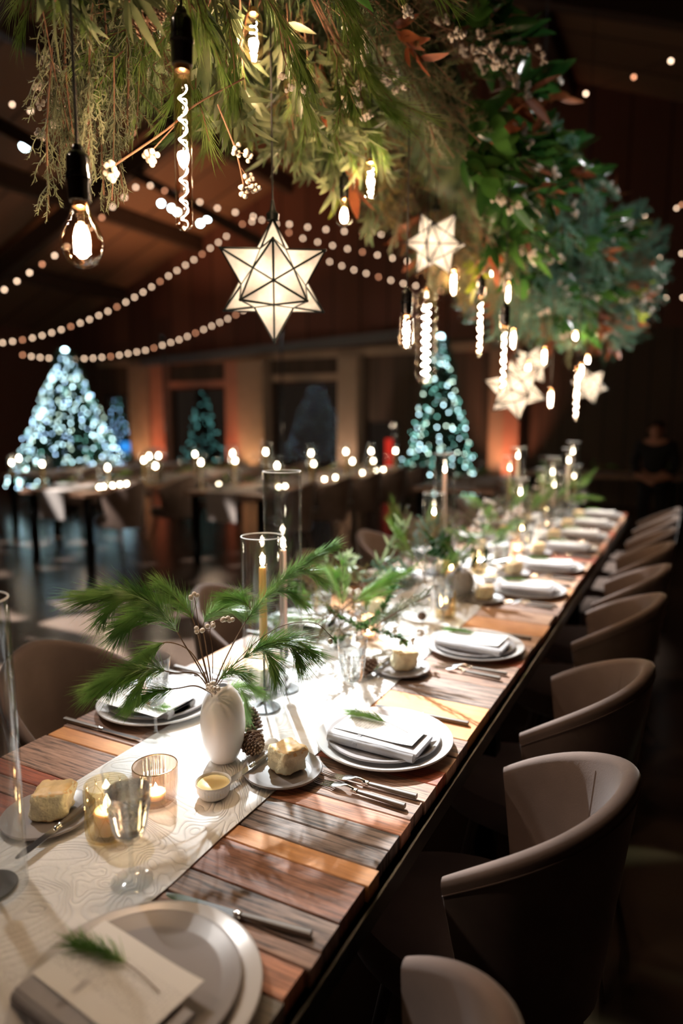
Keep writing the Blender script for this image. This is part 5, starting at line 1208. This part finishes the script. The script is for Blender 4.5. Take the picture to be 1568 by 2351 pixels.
string([(1568, 683, 9), (1529, 684, 9.1), (1487, 688, 9.2), (1430, 690, 9.5)], 'sparse bulbs right of the copper leaves, lowest string', rb=.014)
for me in KILL:
    for o in [o for o in bpy.data.objects if o.data == me and o.parent is None]: bpy.data.objects.remove(o)
# ------------------------------------------------------------------ lit Christmas trees
def xmas(px, Z, wid, ptop, label, n, dens_, mats, seed, y=None):
    r_ = random.Random(seed); P = dep(px, 955, Z); x, y = P.x, P.y; zt = topz(px, ptop, x, y); zb = .35; t = thing('christmas_tree', label, 'christmas tree', (x, y, 0))
    MB().tube([(0, 0, 0), (0, 0, zt * .9)], [.07, .01], 10).build('trunk', 'bark', t); b = MB()
    for i in range(int(dens_)):
        k_ = 1 - (1 - r_.random()) ** .6; k_ = r_.random() ** 1.35; z = zb + (zt - zb) * k_; rr = wid / 2 * (1 - k_) ** .85; a = r_.uniform(0, 2 * PI); rin = rr * r_.uniform(.1, .75); d = Vector((math.cos(a), math.sin(a), -.15))
        L = max(.12, (rr - rin) * r_.uniform(.7, 1.1)); p = Vector((math.cos(a) * rin, math.sin(a) * rin, z))
        b.leaf(p, d, Vector((0, 0, 1)), L, .10, fold=.3, droop=.2, seg=3)
        for j in range(4): b.needle(p + d * L * (.3 + .17 * j), (d + rv(r_) * .9).normalized(), .11, .009)
    b.build('foliage', 'xmas', t, smooth=False); rest = MB(); rest2 = MB(); L_ = {}
    for m in mats: L_[m] = mesh_of(MB().octa((0, 0, 0), 1), 'fairy_light', [m])
    for i in range(n):
        k_ = r_.random() ** 1.45; z = zb + (zt - zb) * k_ * .985; rr = wid / 2 * (1 - k_) ** .85 * r_.uniform(.8, 1.08) + .02; a = r_.uniform(0, 2 * PI); 
        if i < 100: a = math.atan2(-y, -x) + r_.uniform(-1.5, 1.5)
        q = (rr * math.cos(a), rr * math.sin(a), z); m = mats[r_.randrange(len(mats))]; s = r_.uniform(.009, .016)
        if i < 100:
            o = bpy.data.objects.new('fairy_light', L_[m]); COL.objects.link(o); o.parent = t; o.location = q; o.scale = (s,) * 3
        else: rest.octa(q, s, m=mats.index(m))
    if rest.f: rest.build('fairy_lights', mats, t, smooth=False)['kind'] = 'stuff'
    q = MB(); q.ball((0, 0, zt), .05, 10, 8); q.build('tree_topper', mats[0], t)
    return t
xmas(157, 11.6, 1.95, 806, 'broad christmas tree thick with cool white lights at the left', 900, 1500, ['fairy', 'fairy', 'fairy_blue', 'fairy_warm', 'fairy_dim'], 1)
xmas(1008, 10.6, 1.25, 775, 'slimmer christmas tree with green-white lights at centre right', 380, 1100, ['fairy', 'fairy_warm', 'fairy_dim', 'fairy_dim'], 2)
xmas(465, 18, 1.2, 890, 'dim christmas tree outside behind the middle window', 90, 500, ['fairy_dim'], 3)
xmas(270, 19.5, .8, 890, 'bluish lit tree outside behind the leftmost window', 90, 300, ['fairy_dim', 'fairy_blue'], 4)
# ------------------------------------------------------------------ stage lamps in the roof
def stage(px, py, Z, i, aim, e=0, col=(.80, .92, 1), size=R(28), blend=.6, rad=.08, nm='stage_light', lab=None, mat='stage_lamp', s=1.):
    P = dep(px, py, Z) if px is not None else Vector(Z); d = (Vector(aim) - P).normalized()
    t = thing('stage_light', lab or 'cold white stage lamp %s' % i, 'spotlight', P, 0, 'stage lamps under the roof'); q = d.to_track_quat('-Z', 'Y'); t.rotation_mode = 'QUATERNION'; t.rotation_quaternion = q; t.scale = (s,) * 3
    MB().lathe([(.062, -.005), (.065, .0), (.065, .16), (.05, .20), (0, .21), (0, .20), (.045, .19), (.058, .15), (.058, .0)], 24).build('housing', 'black_plastic', t); MB().lathe([(0, .01), (.056, .01), (.056, .012), (0, .012)], 24).build('lens', mat, t)
    MB().tube([(0, .08, .1), (0, .08, .28), (0, -.08, .28), (0, -.08, .1)], .006, 6).build('yoke', 'dark_metal', t)
    if e:
        l = bpy.data.lights.new(nm, 'SPOT'); l.energy = e; l.color = col; l.spot_size = size; l.spot_blend = blend; l.shadow_soft_size = rad
        o = bpy.data.objects.new(nm, l); COL.objects.link(o); o.location = P + d * .03; o.rotation_mode = 'QUATERNION'; o.rotation_quaternion = q; return o
camx = tuple(CAM)
for i, (px, py, lab) in enumerate([(135, 370, 'first lamp of the left group, above the pear-shaped bulb'), (158, 376, 'second lamp of the left group, above the pear-shaped bulb'), (212, 392, 'third lamp of the left group, right of the bulb socket'), (370, 467, 'brightest lamp left of the slim tube bulb tip'), (394, 478, 'lamp between the brightest one and the slim tube bulb'), (407, 487, 'lamp touching the slim tube bulb tip'), (460, 513, 'lower lamp right of the slim tube bulb tip'), (477, 502, 'upper lamp right of the slim tube bulb tip')]):
    stage(px, py, 9.5 if i < 3 else 11, i, camx, lab='cold white stage lamp, ' + lab, s=.6)
stage(57, 335, 9.5, 9, (-3, 1, 0), lab='dim stage lamp at the far left under the roof')
# pin spots that light the tables, hung out of the frame over the room
def spot(P, aim, e, col, size, blend=.6, rad=.06, gobo=0, lab=''):
    o = stage(None, None, P, 0, aim, e, col, R(size), blend, rad, 'pin_spot', lab, 'tin')
    if gobo:
        l = o.data; l.use_nodes = True; nt = l.node_tree; e_ = nt.nodes['Emission']; tc = nt.nodes.new('ShaderNodeTexCoord'); v = nt.nodes.new('ShaderNodeTexVoronoi'); v.feature = 'DISTANCE_TO_EDGE'; v.inputs['Scale'].default_value = gobo
        nt.links.new(tc.outputs['Normal'], v.inputs['Vector']); mr = nt.nodes.new('ShaderNodeMapRange'); mr.inputs[1].default_value = .12; mr.inputs[2].default_value = .2; mr.inputs[3].default_value = 0; mr.inputs[4].default_value = 1
        nt.links.new(v.outputs[0], mr.inputs[0]); nt.links.new(mr.outputs[0], e_.inputs['Strength'])
    return o
spot((-3.6, 4.6, 4.6), (-.9, 1.75, .76), 5600, (.92, .97, 1), 16, .9, .05, 0, 'pin spot aimed at the near half of the long table')
spot((-3.2, 6.2, 4.6), (-.85, 3.4, .76), 4200, (.95, .97, 1), 17, .9, .05, 0, 'pin spot aimed at the middle of the long table')
spot((1.2, 7.5, 4.8), (-.8, 4.9, .76), 2200, (1, .93, .86), 22, .8, .05, 0, 'pin spot aimed at the far end of the long table')
spot((-3.6, 1.6, 4.4), (-1.0, 1.15, .9), 380, (1, .95, .90), 19, .9, .05, 0, 'added warm pin spot brightening the white vase and near runner')  # unseen lamp added to lift the near runner and vase
spot((-3.2, -.6, 4.2), (-.05, 1.5, .75), 110, (1, .78, .6), 30, .9, .1, 0, 'warm pin spot aimed at the near chairs')
spot((-5.5, 2, 4.8), tuple(on(60, 1480, 0)), 9000, (1, .96, .93), 26, .2, .02, 9, 'pattern projector aimed at the dance floor beside the near chairs')
spot((-6.5, 2, 4.8), tuple(on(330, 1325, 0)), 4500, (1, .9, .82), 22, .2, .02, 10, 'pattern projector aimed at the middle of the dance floor')
spot((-8, 3, 4.8), tuple(on(60, 1275, 0)), 4500, (1, .95, .9), 24, .2, .02, 10, 'pattern projector aimed at the far left of the dance floor')
spot((1.6, 3, 4.8), tuple(on(1550, 2180, 0)), 350, (.85, 1, .6), 11, .1, .02, 9, 'pattern projector aimed at the floor behind the right chairs')
spot((2.6, .9, 4.3), (-.5, 4.3, 2.8), 480, (1, .97, .93), 40, .9, .1, 0, 'pin spot grazing the right flank of the hanging greenery')
# warm uplights at the posts
def uplight(x, y, z, aim, e, col, size, lab):
    t = thing('uplight', lab, 'uplight', (x, y, z), 0, 'warm uplights around the hall'); MB().lathe([(0, 0), (.07, 0), (.07, .1), (.06, .1), (.055, .03), (0, .03)], 20).build('housing', 'black_plastic', t)
    if z > 1: MB().lathe([(0, -z), (.2, -z), (.2, -z + .02), (.02, -z + .03), (.02, 0), (0, 0)], 16).build('stand', 'black_plastic', t)
    l = bpy.data.lights.new('uplight', 'SPOT'); l.energy = e; l.color = col; l.spot_size = R(size); l.spot_blend = .9; l.shadow_soft_size = .05; P = Vector((x, y, z + .11)); d = (Vector(aim) - P).normalized()
    o = bpy.data.objects.new('uplight', l); COL.objects.link(o); o.location = P; o.rotation_mode = 'QUATERNION'; o.rotation_quaternion = d.to_track_quat('-Z', 'Y')
for px, e, c in ((345, 60, (1, .55, .3)), (385, 60, (1, .35, .2)), (548, 50, (1, .35, .2)), (595, 70, (1, .6, .34)), (812, 60, (1, .75, .6)), (1150, 60, (1, .5, .3)), (1180, 90, (1, .38, .22))):
    uplight(WX(px), YB - .75, 0, (WX(px), YB, 1.7), e, c, 60, 'warm uplight at the foot of the wall post')
for x, y, ax, e in ((-9.4, 10.6, -9.6, 160), (-12.5, 6.5, -12.2, 120), (-6.6, 10.5, -7.6, 90)):
    uplight(x, y, 3.0, (ax, y + .2, 6), e, (1, .50, .26), 120, 'warm uplight washing the roof boards')
# ------------------------------------------------------------------ the person standing at the back
def skin(name, nodes_, edges, mat, parent=None, sub=2, loc=(0, 0, 0)):
    me = bpy.data.meshes.new(name); me.from_pydata([n[:3] for n in nodes_], edges, []); o = bpy.data.objects.new(name, me); COL.objects.link(o); me.materials.append(M_[mat])
    sk = o.modifiers.new('skin', 'SKIN'); sk.use_smooth_shade = True
    if not me.skin_vertices: bpy.context.view_layer.objects.active = o; me.skin_vertices.new() if hasattr(me.skin_vertices, 'new') else None
    o.location = loc; o.parent = parent; return o, me, sk
def skin_obj(name, nodes_, edges, mat, parent=None, loc=(0, 0, 0), sub=2):
    # grown with the Skin modifier, then kept as a mesh
    me = bpy.data.meshes.new(name); me.from_pydata([n[:3] for n in nodes_], edges, []); o = bpy.data.objects.new(name, me); COL.objects.link(o)
    sk = o.modifiers.new('skin', 'SKIN'); sv = me.skin_vertices
    if len(sv) == 0:
        bpy.context.view_layer.objects.active = o; o.select_set(True); bpy.ops.mesh.customdata_skin_add(); sv = me.skin_vertices
    for i, n in enumerate(nodes_):
        sv[0].data[i].radius = n[3] if isinstance(n[3], tuple) else (n[3], n[3]); sv[0].data[i].use_root = (i == 0)
    ss = o.modifiers.new('sub', 'SUBSURF'); ss.levels = ss.render_levels = sub
    dg = bpy.context.evaluated_depsgraph_get(); m2 = bpy.data.meshes.new_from_object(o.evaluated_get(dg)); m2.name = name; bpy.data.objects.remove(o)
    o = bpy.data.objects.new(name, m2); COL.objects.link(o); m2.materials.clear(); m2.materials.append(M_[mat]); m2.polygons.foreach_set('use_smooth', [True] * len(m2.polygons)); o.parent = parent; o.location = loc; return o
def person():
    P = dep(1508, 1000, 7.9); root = thing('person', 'person in dark clothes standing at the back right with hands together', 'person', (P.x, P.y, 0), math.atan2(-P.y, -P.x) + PI / 2 - .15)
    # faces -y; stoops a little with the head bowed
    N_ = [(0, 0, .80, (.13, .10)), (0, -.01, .95, (.125, .095)), (0, -.02, 1.10, (.15, .105)), (0, -.015, 1.20, (.13, .085)), (0, -.03, 1.262, .05), (0, -.06, 1.315, (.062, .068)), (0, -.075, 1.375, (.072, .082)), (0, -.07, 1.415, (.05, .06)),
          (.17, -.015, 1.185, .058), (.225, .0, .98, .044), (.17, -.13, .83, .034), (.06, -.20, .80, .024), (.02, -.215, .79, .026),
          (-.17, -.015, 1.185, .058), (-.225, .0, .98, .044), (-.17, -.13, .83, .034), (-.06, -.20, .80, .024), (-.02, -.215, .77, .026),
          (.085, 0, .72, .085), (.10, -.01, .42, .055), (.105, .01, .08, .035), (.11, -.12, .035, .03), (-.085, 0, .72, .085), (-.10, -.01, .42, .055), (-.105, .01, .08, .035), (-.11, -.12, .035, .03)]
    E_ = [(0, 1), (1, 2), (2, 3), (3, 4), (4, 5), (5, 6), (6, 7), (3, 8), (8, 9), (9, 10), (10, 11), (11, 12), (3, 13), (13, 14), (14, 15), (15, 16), (16, 17), (0, 18), (18, 19), (19, 20), (20, 21), (0, 22), (22, 23), (23, 24), (24, 25)]
    f0 = len(N_)
    for s, hnd in ((1, 12), (-1, 17)):                             # fingers and thumb, clasped
        hx, hy, hz = N_[hnd][:3]
        for j in range(4):
            L = (.030, .034, .032, .026)[j]; a = (hx - s * .012, hy - .016, hz + .014 - .011 * j, .0085); b_ = (hx - s * (.012 + L), hy - .026, hz + .012 - .011 * j, .0075); c = (hx - s * (.016 + L * 1.5), hy - .012, hz + .010 - .011 * j, .0065)
            k_ = len(N_); N_.extend([a, b_, c]); E_.extend([(hnd, k_), (k_, k_ + 1), (k_ + 1, k_ + 2)])
        k_ = len(N_); N_.extend([(hx + s * .004, hy - .012, hz + .026, .009), (hx - s * .014, hy - .024, hz + .042, .0075)]); E_.extend([(hnd, k_), (k_, k_ + 1)])
    skin_obj('body', N_, E_, 'skin', root)
    J = [(x, y, z, (r_[0] + .016, r_[1] + .016) if isinstance(r_, tuple) else r_ + .013) for x, y, z, r_ in N_[:f0]]
    ji = [0, 1, 2, 3, 4, 8, 9, 10, 13, 14, 15]; mp_ = {a: i for i, a in enumerate(ji)}; JN = [J[i] for i in ji] ; JE = [(mp_[a], mp_[b_]) for a, b_ in E_ if a in mp_ and b_ in mp_]; skin_obj('jacket', JN, JE, 'black_cloth', root)
    ti = [0, 18, 19, 20, 22, 23, 24]; mp_ = {a: i for i, a in enumerate(ti)}; skin_obj('trousers', [(J[i][0], J[i][1], J[i][2], J[i][3]) for i in ti], [(mp_[a], mp_[b_]) for a, b_ in E_ if a in mp_ and b_ in mp_], 'black_cloth', root)
    for s in (1, -1): MB().ball((s * .108, -.06, .045), (.048, .13, .045), 16, 10).build('shoe', 'black_plastic', root)
    b = MB(); b.ball((0, -.050, 1.385), (.088, .098, .088), 20, 14); b.v = [v for v in b.v]; hm = b.build('hair', 'hair', root); bm = bmesh.new(); bm.from_mesh(hm.data); bmesh.ops.delete(bm, geom=[v for v in bm.verts if v.co.y < -.085 and v.co.z < 1.405 or v.co.z < 1.335], context='VERTS'); bm.to_mesh(hm.data); bm.free()
    b = MB(); b.ball((0, -.150, 1.352), (.011, .017, .018), 10, 8)
    for s in (1, -1): b.ball((s * .079, -.065, 1.358), (.010, .016, .024), 8, 6)
    b.build('nose_and_ears', 'skin', root); b = MB(); [b.ball((s * .028, -.146, 1.375), (.010, .006, .006), 8, 6) for s in (1, -1)]; b.build('eyes', 'black_plastic', root); b = MB(); b.ball((0, -.143, 1.318), (.020, .006, .005), 8, 6); b.build('mouth', 'post_red', root)
person()
# small signs of life by the far door
for nm, px, py, dy, d, mt, lab, cat_ in (('monitor_screen', 287, 1025, 1.2, (.34, .03, .24), 'blue_screen', 'small glowing blue screen seen through the leftmost window', 'screen'), ('red_panel', 893, 1040, 1.0, (.16, .05, .6), 'red_panel', 'narrow red lit sign put in for a garment behind the back door', 'panel')):  # red panel put in for a red garment; its glow is added
    P = wally(px, py, YB + dy); t = thing(nm, lab, cat_, (P.x, P.y, 0))
    b = MB(); b.rbox((0, 0, P.z), d, .008); b.build('lit_panel', mt, t, smooth=False)
    MB().lathe([(0, 0), (.16, 0), (.16, .015), (.018, .03), (.018, P.z - .1), (0, P.z - .1)], 20).build('stand', 'black_plastic', t, loc=(0, .04, 0))
# ------------------------------------------------------------------ world
w = bpy.data.worlds.new('night'); SC.world = w; w.use_nodes = True; w.node_tree.nodes['Background'].inputs[0].default_value = (.9, .55, .35, 1); w.node_tree.nodes['Background'].inputs[1].default_value = .020
# prototypes never placed
for o in [o for o in bpy.data.objects if o.parent is None and o.type in ('MESH', 'EMPTY') and 'label' not in o and 'kind' not in o]:
    print('unlabelled', o.name)
